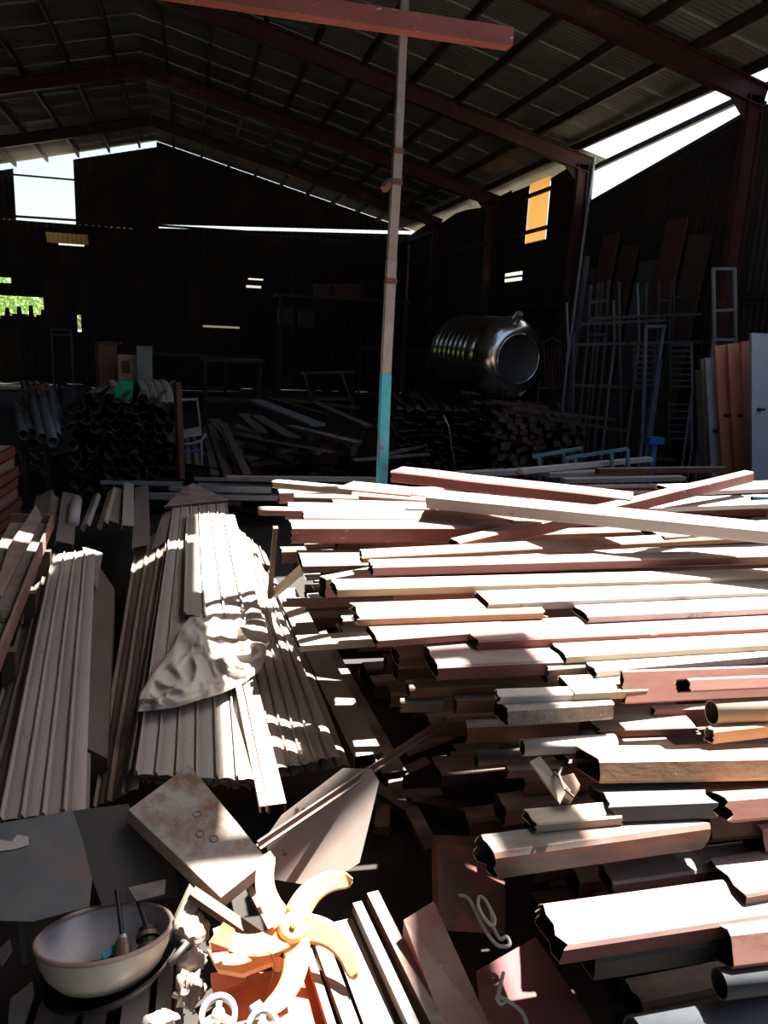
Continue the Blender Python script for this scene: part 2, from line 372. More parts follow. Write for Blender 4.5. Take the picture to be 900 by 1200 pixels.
# ------------------------------------------------------------------ hollow sections of the big pile
def rect_profile(wd, h, cr, nseg):
    """closed outline in (y,z), y 0..wd away from the viewer, z -h..0, chamfered corners"""
    P = [(cr,0),(wd-cr,0),(wd,-cr),(wd,-h+cr),(wd-cr,-h),(cr,-h),(0,-h+cr),(0,-cr)]
    out = []
    for i, p in enumerate(P):
        q = P[(i+1) % 8]
        ns = nseg if i % 2 == 0 else 1
        for j in range(ns): out.append((lerp(p[0], q[0], j/ns), lerp(p[1], q[1], j/ns)))
    return out
def hollow(L, wd, h, t=.003, rag=.004, seed=0, solid_end=False, dent=0):
    r = random.Random(seed); mb = MB(); cr = min(wd, h)*.13; ns = 4
    po = rect_profile(wd, h, cr, ns); t = min(t, wd*.2, h*.2)
    pi_ = [(t+(y)*(wd-2*t)/wd, -t+(z)*(h-2*t)/h) for y, z in po]; n = len(po)
    e0 = [rag*r.uniform(-1, 1) for _ in range(n)]; e1 = [rag*r.uniform(-1, 1) for _ in range(n)]
    tip = rag*1.5*r.uniform(-1, 1)
    for i, (y, z) in enumerate(po): e0[i] += tip*(y/wd)
    K = 6; xs = [0]+[L*(k/K) for k in range(1, K)]+[L]
    bow = [0]+[r.uniform(-1,1)*dent for _ in range(K-1)]+[0]
    rings = []
    for k, x in enumerate(xs):
        rings.append([Vector((x+(e0[i] if k == 0 else e1[i] if k == K else 0), y+bow[k]*.5, z+bow[k]*(.5 if z > -h*.4 else .1))) for i, (y, z) in enumerate(po)])
    vs = [p for rg in rings for p in rg]
    fs = [(k*n+i, k*n+(i+1)%n, (k+1)*n+(i+1)%n, (k+1)*n+i) for k in range(K) for i in range(n)]
    b = len(vs)
    vs += [Vector((e0[i], y, z)) for i, (y, z) in enumerate(pi_)]+[Vector((L+e1[i], y, z)) for i, (y, z) in enumerate(pi_)]
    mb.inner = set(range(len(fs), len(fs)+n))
    fs += [(b+i, b+n+i, b+n+(i+1)%n, b+(i+1)%n) for i in range(n)]
    fs += [(i, b+i, b+(i+1)%n, (i+1)%n) for i in range(n)]
    o = K*n
    fs += [(o+i, o+(i+1)%n, b+n+(i+1)%n, b+n+i) for i in range(n)]
    return mb.add(vs, fs)
ZP = [(540,.99),(560,.97),(600,.94),(640,.90),(690,.85),(740,.80),(800,.74),(860,.68),(900,.645),(960,.58),(1000,.535),(1050,.48),(1090,.445),(1130,.40),(1200,.30)]
CNT = [0]
def tube(u0_, v0, u1, v1, fp, tp, M, label, roll=0, z=None, dz=0, ext=None, rag=.004, dent=0, hmin=.025, wmin=.03, name='steel_tube', cat='tube', group='steel tubes of the big pile', wmax=.2):
    CNT[0] += 1
    z = interp(v0, ZP) if z is None else z
    A = pz(u0_, v0, z); B = pz(u1, v1, z+dz); D = depth(A); d = math.asin(-ray(u0_, v0).normalized().z)
    h = max(hmin, fp*D/F/max(.3, cos(d+radians(roll)))); wd = min(wmax, max(wmin, tp*D/F/sin(min(1.5, d+radians(roll)))))
    L = (B-A).length
    if ext is None: ext = .9 if u1 >= 890 else 0
    ax = (B-A).normalized(); bk = Vector((0,0,1)).cross(ax).normalized(); up = ax.cross(bk)
    Rm = Matrix((ax, bk, up)).transposed() @ Matrix.Rotation(radians(roll), 3, 'X')
    return mk(name, hollow(L+ext, wd, h, rag=rag, seed=CNT[0], dent=dent), M, None, label, cat, group, rot=Rm, org=A)
def pipe(u0_, v0, u1, v1, dia, M, label, z=None, ext=None, name='steel_pipe', cat='pipe', group='round pipes in the big pile'):
    z = interp(v0, ZP) if z is None else z
    A = pz(u0_, v0, z); B = pz(u1, v1, z); r = dia*depth(A)/F/2; L = (B-A).length + (.9 if u1 >= 890 and ext is None else (ext or 0))
    mb = MB(); n = 20
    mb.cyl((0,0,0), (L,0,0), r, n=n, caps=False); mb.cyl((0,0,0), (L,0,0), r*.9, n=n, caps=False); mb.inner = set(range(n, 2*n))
    for x, o in ((0, 0), (L, n)): mb.f += [(i+o, (i+1)%n+o, 2*n+(i+1)%n+o, 2*n+i+o) for i in range(n)]
    ax = (B-A).normalized(); bk = Vector((0,0,1)).cross(ax).normalized(); up = ax.cross(bk)
    return mk(name, mb, M, None, label, cat, group, rot=Matrix((ax, bk, up)).transposed(), org=A, smooth=True)

# top of the pile
tube(458,552,740,584, 13,7, RED,  'rust-red tube lying highest behind the grey tube, its end beside the cyan post', dent=.004)
tube(499,581,900,621, 15,9, GREY, 'long grey tube crossing over the diagonal red tube on top of the pile', z=1.03, roll=-2)
tube(538,635,884,553, 18,5, RED, 'dented red tube lying diagonally up to the right across the pile top', dent=.010, z=0.915, dz=0.105)
tube(319,564,404,572, 8,3, CREAM, 'cream tube end poking out farthest left behind the pile', ext=.3)
tube(397,570,505,581, 7,8, TAN, 'short tan tube with a cut slanting end left of the cyan post', rag=.012)
tube(411,580,500,586, 4,4, PINK, 'thin pink tube just in front of the short tan tube', ext=.3)
tube(345,582,420,584, 5,4, BROWN, 'thin grey-brown flat tube left of the thin pink tube')
tube(338,595,400,596, 3,7, CREAM, 'white-topped tube stub above the faded red end at far left', ext=.2)
tube(392,593,500,596, 3,8, CREAM, 'pale tube with a dark scuff beside the left end of the grey tube', ext=.5)
tube(303,597,360,598, 6,4, PINK, 'faded red tube end reaching farthest left', ext=.4)
tube(356,607,640,610, 4,11, PINK, 'faded pink tube directly behind the big red tube', roll=12)
tube(342,617,604,617, 21,9, RED, 'big scratched red tube with a bright top at the upper left', z=.93)
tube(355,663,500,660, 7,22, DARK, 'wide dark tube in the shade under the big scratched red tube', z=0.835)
tube(425,654,900,629, 4,11, TAN, 'long tan tube with a rounded lit face below the diagonal red tube', roll=22)
tube(437,664,900,651, 12,9, MAROON, 'long maroon tube with a white-lit top in the upper middle', z=.888)
tube(382,678,440,667, 24,4, PINK, 'short skewed tube end jutting out under the long maroon tube', z=.83)
tube(395,690,900,676, 3,12, CREAM, 'long cream tube with a thin rusty lower edge', hmin=.03)
tube(462,696,560,694, 8,3, PINK, 'half-shaded pink tube end behind the orange-rusted tube', z=.82)
tube(573,707,900,693, 11,15, GREY, 'long grey tube with rust spots along its front in the middle of the pile')
tube(419,725,640,717, 3,20, TAN, 'orange-rusted flat tube with a slanting left end', wmax=.16, rag=.012)
tube(443,750,600,738, 4,21, PINK, 'pink flat tube below the orange-rusted tube', wmax=.16)
tube(560,751,900,735, 15,24, RED, 'wide tube with a white-lit top and a blotchy red front', wmax=.17)
tube(468,770,540,766, 12,17, BROWN, 'dark tube end in shade left of the white-lit stub', z=0.7)
tube(513,781,660,774, 18,28, MAROON, 'wide tube half in shadow with a jagged white patch at its left end', wmax=.17)
tube(664,769,900,755, 4,16, CREAM, 'pale tube with a brown lower edge right of the curled dark end')
tube(643,783,720,777, 20,12, DARK, 'dark tube with a curled open end in the middle of the pile', z=.745)
tube(480,808,580,803, 12,12, BROWN, 'small brown tube with a sunlit square on top', wmax=.1, z=0.655)
tube(470,823,520,822, 13,3, DARK, 'dark stub with a bright top line at the left edge of the pile', z=0.62)
tube(497,819,545,818, 15,4, BROWN, 'shaded brown stub between the dark stub and the half-lit stub', z=0.62)
tube(535,820,620,817, 17,4, BROWN, 'half-lit stub left of the speckled grey tube', z=0.635)
tube(545,800,660,796, 10,8, DARK, 'dark tube lying above the half-lit stub', z=0.66)
tube(586,816,700,812, 4,9, WHITE, 'white-topped tube peeking out behind the speckled grey tube')
tube(596,831,720,823, 21,14, SPECK, 'speckled grey tube with an open dark end', roll=-10)
tube(674,812,760,808, 4,20, CREAM, 'short pale tube beneath the left end of the big pink tube', wmax=.12)
tube(730,786,900,780, 38,3, PINK, 'big pink tube with a deep front and a dark open end', rag=.006, roll=-24, wmax=0.055, z=0.775)
tube(807,795,900,791, 16,3, PINK, 'smaller tube with bolt holes lying against the front of the big pink tube', roll=-28, wmin=0.075, z=0.8)
tube(703,856,820,852, 6,36, BROWN, 'rusty brown tube with a torn jagged end in shade', wmax=.16, rag=.012, z=0.6)
tube(768,832,860,828, 22,4, MAROON, 'dark maroon tube in shade under the big pink tube', z=0.62)
tube(548,851,680,846, 21,8, BROWN, 'brown tube with a sunlit patch at its left end', z=0.585)
pipe(612,876,720,870, 20, WHITE, 'white round pipe end above the lit splinter of plate', z=0.6)
pipe(558,890,660,884, 20, DARK, 'dark round pipe in the shade low on the left of the pile', z=0.52)
pipe(834,835,900,832, 29, CREAM, 'pale round pipe with a dark open end at the right edge')
tube(838,857,900,850, 16,5, TAN, 'tan tube end with one hole under the pale round pipe')
tube(596,902,700,897, 11,9, BROWN, 'brown tube with a white-lit top beside the lit splinter of plate', z=0.55)
tube(668,892,800,882, 17,24, MAROON, 'white-topped tube pushed in behind the big tan tube', wmax=.14, z=0.575)
tube(703,890,900,887, 28,14, TAN, 'big tan tube with peeling paint and a square dark open end', z=.66, rag=.001, roll=-19)
tube(717,943,840,938, 22,24, BLUEG, 'white-topped tube with a dark grey front below the big tan tube', rag=.01, wmax=.14, roll=-10)
tube(854,935,900,931, 29,15, PINK, 'pink tube with a torn black end at the right edge', rag=.012, roll=-22)
tube(628,966,730,957, 5,18, CREAM, 'small white-lit tube above the long dark tube', wmax=.1)
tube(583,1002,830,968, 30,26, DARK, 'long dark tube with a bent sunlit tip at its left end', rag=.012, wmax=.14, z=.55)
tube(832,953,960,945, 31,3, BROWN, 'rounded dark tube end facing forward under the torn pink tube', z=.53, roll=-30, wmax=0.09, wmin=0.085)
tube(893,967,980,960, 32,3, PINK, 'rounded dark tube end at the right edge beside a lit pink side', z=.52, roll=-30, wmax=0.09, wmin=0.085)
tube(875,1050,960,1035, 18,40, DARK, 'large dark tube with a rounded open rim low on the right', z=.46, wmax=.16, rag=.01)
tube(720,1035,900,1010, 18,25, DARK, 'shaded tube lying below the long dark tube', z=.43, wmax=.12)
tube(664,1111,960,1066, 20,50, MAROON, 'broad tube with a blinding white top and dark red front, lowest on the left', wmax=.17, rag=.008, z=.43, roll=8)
tube(700,1126,960,1086, 24,60, BLACK, 'added black tube filling the shade under the broad white-topped tube', z=.385, wmax=.16)  # added filler, blocks sun under the pile; its black stands for shade
tube(856,1091,900,1086, 42,13, PINK, 'tube with a square black end and pink front at the lower right', z=.44, rag=.001, roll=-24, wmax=0.12)
pipe(843,1153,900,1146, 34, PVC, 'blue-grey plastic pipe with a sunlit end at the lower right', z=.33, name='plastic_pipe')
pipe(745,1222,900,1190, 56, PVC, 'thick dark pipe along the bottom right corner', z=.22)
tube(700,786,900,768, 4,13, WHITE, 'white-lit tube directly behind the big pink tube', z=.75)
# right-hand top of the pile
tube(800,576,900,572, 3,12, WHITE, 'pale tube lying behind the raised end of the diagonal red tube', z=.88)
tube(760,595,900,590, 4,12, WHITE, 'pale tube in front of the raised end of the diagonal red tube', z=.89)
tube(780,629,900,621, 4,10, CREAM, 'pale tube at the right edge under the end of the grey tube', z=.905)
tube(690,722,900,712, 4,14, WHITE, 'white-lit tube behind the wide blotchy red tube at the right', z=.815)
pipe(881,584,915,583, 5, BLUE, 'short bright blue rod on the pile at the right edge', z=.95, ext=.05, name='blue_rod', cat='rod', group=None)
# left fringe of the pile
tube(352,756,440,750, 6,12, CREAM, 'cream tube end with a sunlit tip sticking out low on the left', z=.62, ext=.4, wmax=.1)
tube(332,704,420,703, 8,3, BROWN, 'small brown tube end in shade left of the pile', z=.7, ext=.4)

# the tubes buried below, filling the heap
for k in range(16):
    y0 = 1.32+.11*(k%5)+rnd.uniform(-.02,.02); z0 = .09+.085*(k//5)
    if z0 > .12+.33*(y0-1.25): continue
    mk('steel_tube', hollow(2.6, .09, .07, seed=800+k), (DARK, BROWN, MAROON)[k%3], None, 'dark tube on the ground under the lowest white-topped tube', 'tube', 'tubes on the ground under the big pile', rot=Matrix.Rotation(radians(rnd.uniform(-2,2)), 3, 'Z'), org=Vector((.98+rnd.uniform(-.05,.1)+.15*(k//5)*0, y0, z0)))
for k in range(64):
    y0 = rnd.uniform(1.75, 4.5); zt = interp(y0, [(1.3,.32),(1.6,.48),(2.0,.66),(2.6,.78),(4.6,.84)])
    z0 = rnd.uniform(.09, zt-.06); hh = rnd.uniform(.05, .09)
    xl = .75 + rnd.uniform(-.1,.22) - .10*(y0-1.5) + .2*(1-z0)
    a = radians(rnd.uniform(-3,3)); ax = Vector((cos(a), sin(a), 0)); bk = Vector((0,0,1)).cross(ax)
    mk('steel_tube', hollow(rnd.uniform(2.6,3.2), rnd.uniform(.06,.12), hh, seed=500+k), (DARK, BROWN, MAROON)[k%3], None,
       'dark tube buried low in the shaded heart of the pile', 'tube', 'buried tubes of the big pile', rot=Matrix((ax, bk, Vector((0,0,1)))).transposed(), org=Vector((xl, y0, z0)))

# ------------------------------------------------------------------ post and hanging beam
pole = thing('post', (.98, 3.86, .3), 'slim square post, cyan at the foot and bare grey above', 'post')
def seg(u_a, v_a, u_b, v_b, wd, M, nm, Y=3.86):
    a, b = py(u_a, v_a, Y), py(u_b, v_b, Y)
    mk(nm, MB().bar(a, b, wd, wd, upv=(0,1,0)), M, pole)
seg(446.5,585,452,438,.050, CYAN, 'painted_foot'); seg(452,438,458.5,305,.047, POLEM, 'lower_shaft'); seg(458.5,307,466,180,.043, POLEM, 'middle_shaft'); seg(466,182,475,-25,.036, POLEM, 'upper_shaft')
for (u, v, sz) in ((457.5,330,.056),(466,178,.048),(464,214,.052)):
    c = py(u, v, 3.86); mk('weld_collar', MB().bar(c-Vector((0,0,.012)), c+Vector((0,0,.012)), sz, sz, upv=(0,1,0)), BROWN, pole)
c = py(450, 222, 3.83); mk('bracket', MB().bar(c, py(458, 212, 3.86), .03, .03), BROWN, pole)
a, b = py(598, 46, 3.80), py(300, 1, 3.80); d = (b-a).normalized()
bm_ = MB().bar(a, a+d*3.4, .075, .078); mk('red_beam', bm_, RED, None, 'red beam hung crosswise near the roof in front of the post', 'beam')

# ------------------------------------------------------------------ ribbed sheets on the left
def ribbed(nl, nr, fr, fl, n, rib=.014, arch=.008, rows=10, sag=.0, seed=0, rag=.0):
    """sheet with n pans: near-left, near-right, far-right, far-left corners"""
    nl, nr, fr, fl = map(Vector, (nl, nr, fr, fl)); r = random.Random(seed)
    prof = [(0,0),(.04,1),(.10,1),(.15,0),(.4,.55),(.6,.62),(.8,.5)]
    ss = []
    for k in range(n):
        for t, hgt in prof: ss.append(((k+t)/n, rib if hgt == 1 else hgt*arch))
    ss.append((1, 0)); nrm = (nr-nl).cross(fl-nl).normalized()
    if nrm.z < 0: nrm = -nrm
    mb = MB(); m_ = len(ss); vs = []
    for j in range(rows+1):
        t = j/rows
        for i, (s_, hgt) in enumerate(ss):
            p = lerp(lerp(nl, nr, s_), lerp(fl, fr, s_), t)
            p = p + nrm*(hgt + sag*sin(pi*t) + .006*noise.noise(Vector((s_*3+seed, t*5, seed)))) + (fl-nl).normalized()*(rag*r.uniform(-1,1) if j in (0, rows) else 0)
            vs.append(p)
    mb.add(vs, [(j*m_+i, j*m_+i+1, (j+1)*m_+i+1, (j+1)*m_+i) for j in range(rows) for i in range(m_-1)]); return mb
def rib_px(nl, nr, fr, fl, n, M, label, dz=0, **kw):
    P = [pz(*p)+Vector((0,0,dz)) for p in (nl, nr, fr, fl)]
    return mk('roofing_sheet', ribbed(*P, n, **kw), M, None, label, 'metal sheet', 'ribbed roofing sheets laid on the left', solid=.0016)
# middle stack
rib_px((158,908,.36),(300,915,.36),(262,583,.43),(203,592,.43), 6, SHEET, 'long ribbed sheet under the cloth, half in sun, top of the middle stack', seed=1, rag=.004)
for k in range(1, 5):
    rib_px((152-k*2,905+k*3,.36-.022*k),(306-k*3,912+k*3,.36-.022*k),(266,585+k,.43-.022*k),(201,594+k,.43-.022*k), 6, SHEETD if k % 2 else SHEET, 'ribbed sheet hidden beneath the half-sunlit sheet of the middle stack', seed=10+k, rag=.012)
rib_px((215,720,.425),(312,740,.425),(275,604,.45),(218,604,.45), 4, SHEET, 'shorter ribbed sheet lapping over the sunlit part behind the cloth', seed=3, rag=.006)
rib_px((303,905,.335),(398,888,.27),(298,640,.34),(258,600,.42), 6, SHEET, 'ribbed sheet sloping down to the right beside the big tube pile', seed=4, rag=.006)
rib_px((300,915,.30),(410,898,.20),(312,650,.27),(262,605,.36), 6, SHEETD, 'ribbed sheet under the one sloping down to the right', seed=5, rag=.01)
rib_px((112,948,.22),(162,925,.33),(203,612,.41),(160,640,.30), 3, SHEETD, 'dark ribbed sheet leaning on the left flank of the middle stack', seed=6)
# left stack
rib_px((0,962,.30),(100,952,.34),(112,645,.40),(63,650,.36), 4, SHEET, 'wide ribbed sheet with a thin band of sun, top of the left stack', seed=7, sag=.01)
for k in range(1, 4):
    rib_px((-6,966+k*4,.30-.03*k),(104,955+k*4,.33-.03*k),(114,648+k,.40-.03*k),(60,652+k,.36-.03*k), 5, SHEETD, 'ribbed sheet hidden beneath the top sheet of the left stack', seed=20+k, rag=.01)
rib_px((-30,930,.24),(6,955,.30),(66,655,.36),(42,672,.27), 2, SHEETD, 'dark ribbed strip leaning on the outer side of the left stack', seed=8)
# brown folded cover between the stacks
def slab(pts, off, M, name, label, cat, group=None, **kw):
    return mk(name, MB().prism(pts, off), M, None, label, cat, group, **kw)
ch = [pz(92,872,.34), pz(126,889,.30), pz(134,690,.34), pz(114,660,.38)]
slab(ch, (0,0,-.12), mat('brown_cover', (.11,.07,.055), (.085,.05,.04), 4, .7, 0, .1, .1, stretch=-2), 'box_cover', 'brown folded metal cover between the left and middle stacks', 'cover')
# timber bearers the stacks lie on
for (u, v, un, vn, lab) in ((-40,930,420,905,'near bearer timber under the ribbed sheets'),(20,700,330,705,'far bearer timber under the ribbed sheets')):
    a, b = pz(u, v, .05), pz(un, vn, .05); mk('bearer_timber', MB().bar(a, b, .12, .1), WOOD, None, lab, 'timber', 'bearers under the sheets')
# rusty bent plate on the far end
slab([pz(192,594,.45), pz(268,586,.45), pz(240,572,.50), pz(226,566,.53), pz(214,573,.50)], (0,.01,-.02), BROWN, 'bent_plate', 'rusty bent plate standing at the far end of the sunlit sheet', 'plate')
# brown flashing strips on the sunlit sheet
def chan(a, b, wd, h, M, name, label, cat, group=None, upv=(0,0,1), t=.004):
    """open channel (U turned down) from a to b, a/b = centre of the web"""
    a, b = Vector(a), Vector(b); ax = (b-a).normalized(); sd = ax.cross(Vector(upv)).normalized(); up = sd.cross(ax)
    mb = MB(); mb.bar(a, b, wd, t, upv)
    for s_ in (-1, 1): mb.bar(a+sd*(s_*(wd/2-t/2))-up*(h/2), b+sd*(s_*(wd/2-t/2))-up*(h/2), t, h, upv)
    return mk(name, mb, M, None, label, cat, group)
chan(pz(325,943,.35), pz(291,792,.415), .05, .03, BROWN, 'flashing_strip', 'brown channel strip lying on the sunlit sheet below the cloth', 'strip')
chan(pz(309,945,.352), pz(279,800,.417), .022, .02, CREAM, 'flashing_strip', 'narrow pale strip left of the brown channel strip', 'strip')
# dark wide channel between sheets and pile
chan(pz(432,885,.17), pz(334,690,.30), .11, .06, SHEETD, 'steel_channel', 'wide dusty channel lying between the sheets and the tube pile', 'channel')
chan(pz(462,905,.10), pz(372,740,.15), .09, .05, DARK, 'steel_channel', 'dark channel low beside the wide dusty channel', 'channel')
# leaning sticks at the left of the pile
mk('leaning_bar', MB().bar(pz(316,700,.40), py(323,618,3.3), .022, .022), WOOD, None, 'thin brown bar standing against the left end of the pile', 'bar')
mk('leaning_bar', MB().bar(pz(320,697,.40), pz(357,664,.66), .03, .03), CREAM, None, 'pale bar leaning diagonally at the left end of the pile', 'bar')
# small flat bars stacked behind the leaning bar
for k in range(9):
    a = pz(322+2*k%5, 640, .60-.045*k); a.y = 3.35 + .02*(k%3); 
    mk('flat_bar', MB().bar((.52+.02*(k%3), 3.45, .35+.05*k), (1.6, 3.5+.03*(k%2), .35+.05*k), .07, .012), GALV if k%2 else BROWN, None, 'flat bar in the small stack behind the leaning brown bar', 'bar', 'flat bars at the left end of the pile')
# cloth
ctr = (240, 776); outl = [(162,834),(163,815),(178,790),(203,757),(212,735),(228,717),(252,711),(285,716),(310,724),(314,745),(312,768),(306,786),(288,799),(262,812),(238,819),(205,829),(178,833)]
def rad(t):
    n = len(outl); k = int(t*n) % n; f_ = t*n-int(t*n); a, b = outl[k], outl[(k+1) % n]; return (lerp(a[0],b[0],f_), lerp(a[1],b[1],f_))
def clo(a, b):
    o = rad(a % 1.0); u = lerp(ctr[0], o[0], b); v = lerp(ctr[1], o[1], b)
    base = .415 if v < 800 else lerp(.415, .40, (v-800)/40)
    q = Vector((u*.035+v*.012, v*.05-u*.02, 1.3)); r_ = Vector((u*.09+v*.05, v*.04-u*.07, 4.7))
    q2 = Vector((u*.022+v*.020, v*.030-u*.034, 7.7))
    fold = .020*max(0, 1-2.6*abs(noise.noise(q*.8)))**1.6 + .012*max(0, 1-3.0*abs(noise.noise(q2*1.5)))**1.8 + .003*noise.noise(r_)
    edge_ = .012*(1-b**4); fold *= (1-.75*b**6)
    if v > 822 and u < 180: base -= .02
    return pz(u, v, base+.004+edge_+fold*1.15)
mk('cloth', MB().grid(clo, 96, 30), CLOTH, None, 'crumpled off-white cloth thrown over the sunlit ribbed sheet', 'cloth', smooth=True, solid=.0015)

# ------------------------------------------------------------------ plates in the foreground left
def plate(pts, th, M, name, label, cat, rim=0, rimM=None, back=None):
    """pts: list of (u,v,Y): face polygon; thickness goes away from the camera"""
    P = [py(u, v, Y) for u, v, Y in pts]; c = sum(P, Vector())/len(P); nrm = Vector()
    for i in range(len(P)): nrm += (P[i]-c).cross(P[(i+1)%len(P)]-c)
    nrm.normalize()
    P = [CAM + ray(u, v)*((c-CAM).dot(nrm)/ray(u, v).dot(nrm)) for u, v, Y in pts]      # flat plate
    if nrm.dot(c-CAM) < 0: nrm = -nrm
    o = thing(name, (c.x, c.y, min(p.z for p in P)), label, cat)
    mk('face', MB().prism(P, nrm*th), M, o)
    if rim:
        for i in range(len(P)):
            p, q = P[i], P[(i+1)%len(P)]
            if (p-q).length > .06: mk('flange', MB().prism([p, q, q+nrm*rim, p+nrm*rim], (c-(p+q)/2).normalized()*.002), rimM or M, o)
    return o, P, nrm
bxm = mat('stained_white_paint', (.42,.36,.32), (.30,.24,.2), 5, .6, 0, .12, 0, rust=.38, rustc=(.2,.10,.05), spot=.25, spotc=(.08,.05,.03))
o, P, nr_ = plate([(150,949,1.95),(222,896,2.05),(314,1008,1.78),(259,1052,1.66)], .003, bxm, 'steel_box_cover', 'stained white steel box cover propped at an angle before the sheets', 'cover', rim=.055)
for (a, b) in ((.62,.38),(.46,.52),(.56,.62)):      # stamped rings
    pc = lerp(lerp(P[0], P[3], b), lerp(P[1], P[2], b), a)
    mbr = MB(); ring = []
    e1 = (P[1]-P[0]).normalized(); e2 = nr_.cross(e1)
    mbr.path([pc-nr_*.001+(e1*cos(t*2*pi/16)+e2*sin(t*2*pi/16))*.010 for t in range(17)], .0016, 5)
    mk('stamped_ring', mbr, BROWN, o.children[0])
rp = mat('dusty_pink_grey', (.30,.245,.215), (.24,.19,.165), 4, .6, 0, .1, 0, rust=.1, spot=.1)
o, P, nr_ = plate([(311,982,1.84),(330,955,1.87),(402,900,1.90),(435,901,1.86),(444,916,1.83),(430,975,1.75),(421,1011,1.70),(408,1020,1.69),(353,1036,1.74),(318,1030,1.78)], .004, rp, 'round_cornered_plate', 'dusty steel plate with rounded corners behind the orange fan', 'plate')
for (u, v) in ((378,942),(357,950),(392,960)):
    c = py(u, v, 1.83); mk('bolt', MB().cyl(c, c-nr_*.008, .006, n=10), SCRAP, o.children[0])
mk('angle_iron', MB().bar(py(303,990,1.70), py(522,843,2.02), .006, .022).bar(py(303,993,1.70), py(522,846,2.02), .022, .004), BROWN, None, 'long rusty angle bar slanting up above the rounded plate', 'bar')
GP = plate([(-20,968,1.9),(40,958,1.92),(85,949,1.95),(97,985,1.87),(108,1030,1.78),(105,1062,1.72),(60,1074,1.68),(38,1080,1.66),(-20,1078,1.66)], .004, BLUEG, 'painted_plate', 'blue-grey plate with rusty patches and a torn sticker at the left edge', 'plate')
o, P, nr_ = GP
tz = [(-6,983),(14,986),(20,978),(33,980),(34,990),(18,995),(-6,998)]
mk('torn_sticker', MB().prism([CAM+ray(u,v)*((P[0]-CAM).dot(nr_)/ray(u,v).dot(nr_)-.004) for u, v in tz], nr_*.0008), SHEET, o)
plate([(85,950,1.97),(150,942,2.0),(205,1015,1.86),(210,1050,1.80),(120,1062,1.76),(108,1030,1.82)], .004, mat('dark_olive', (.045,.041,.035), (.035,.026,.022), 4, .7, 0, .1, 0, rust=.3, rustc=(.07,.028,.02)), 'dark_plate', 'dark brown plate in the shade behind the enamel bowl', 'plate')
plate([(150,1040,1.75),(195,1030,1.78),(193,1048,1.74),(160,1056,1.72)], .003, SCRAP, 'scrap_offcut', 'grey offcut lying in shade behind the bowl', 'offcut')
slab([pz(20,1075,.2), pz(27,1075,.2), pz(33,1130,.12), pz(27,1132,.12)], (0,0,-.012), SCRAP, 'flat_offcut', 'short upright grey strip left of the enamel bowl', 'strip')
slab([pz(12,1170,.05), pz(38,1150,.06), pz(40,1165,.06), pz(24,1215,.05), pz(8,1215,.05)], (0,0,-.01), SHEET, 'curved_offcut', 'pale curved offcut in the bottom left corner', 'offcut')
slab([pz(-5,1115,.08), pz(12,1100,.1), pz(14,1112,.1), pz(2,1130,.08)], (0,0,-.008), SHEET, 'paper_scrap', 'pale scrap at the left edge beside the bowl', 'scrap')

# ------------------------------------------------------------------ foreground floor of ribbed strips
for k, (ua, va, ub, vb, wd, M, lab) in enumerate([
    (60,1260,100,1090,.05,SHEETD,'dark flat strip under the left of the bowl'),
    (100,1260,125,1100,.05,SHEETD,'dark flat strip under the middle of the bowl'),
    (150,1260,165,1120,.06,SHEET,'half-sunlit flat strip running out from under the bowl'),
    (185,1270,195,1130,.035,WHITE,'sunlit white strip right of the bowl'),
    (205,1270,212,1125,.02,PINK,'narrow pink strip beside the sunlit white strip'),
    (30,1265,75,1120,.04,BROWN,'brown strip left of the bowl')]):
    a, b = pz(ua, va, .06), pz(ub, vb, .06); chan(a, b, wd, .02, M, 'flat_strip', lab, 'strip', 'strips on the ground by the bowl')
# ------------------------------------------------------------------ enamel bowl and pan
bc = pz(123, 1092, .235); R_ = .158
TL = Matrix.Translation(bc) @ Matrix.Rotation(-YAW, 4, 'Z') @ Matrix.Rotation(radians(-17), 4, 'X') @ Matrix.Rotation(radians(-5), 4, 'Y')
bowl = thing('enamel_bowl', (bc.x, bc.y, bc.z-.12), 'white enamel bowl with a worn brown rim holding greasy parts', 'bowl')
mk('outer_wall', MB().lathe([(.002,-.098),(R_*.58,-.098),(R_*.70,-.091),(R_*.84,-.066),(R_*.93,-.035),(R_*.965,-.006)], 48, TL), ENAMEL, bowl, smooth=True)
mk('inner_wall', MB().lathe([(.002,-.092),(R_*.56,-.092),(R_*.68,-.086),(R_*.81,-.063),(R_*.90,-.035),(R_*.965,-.004)], 48, TL), ENAMIN, bowl, smooth=True)
mk('rolled_rim', MB().lathe([(R_*.965+.006*cos(t*pi/4), .006*sin(t*pi/4)) for t in range(9)], 48, TL), RIMM, bowl, smooth=True)
pc = pz(132, 1128, .15)
TP = Matrix.Translation(pc) @ Matrix.Rotation(-YAW, 4, 'Z') @ Matrix.Rotation(radians(-6), 4, 'X') @ Matrix.Rotation(radians(-16), 4, 'Y')
pan = thing('wok', (pc.x, pc.y, pc.z-.06), 'sooty black pan under the enamel bowl', 'pan')
mk('dish', MB().lathe([(.002,-.058),(.06,-.055),(.11,-.036),(.15,0),(.158,.006),(.160,.001),(.153,-.006),(.112,-.042),(.06,-.061),(.002,-.064)], 40, TP), BLACK, pan, smooth=True)
hp = TP @ Vector((.155, .03, .0)); hq = TP @ Vector((.155,-.05,0)); hm = TP @ Vector((.19,-.01,.012))
mk('handle', MB().path([hp, lerp(hp, hm, .6), hm, lerp(hm, hq, .4), hq], .008, 8), SCRAP, pan, smooth=True)
def inb(x, y, z): return TL @ Vector((x, y, z))
g = thing('greasy_shaft', inb(.03,.0,-.09), 'greasy shaft with a splined end standing in the bowl', 'machine part')
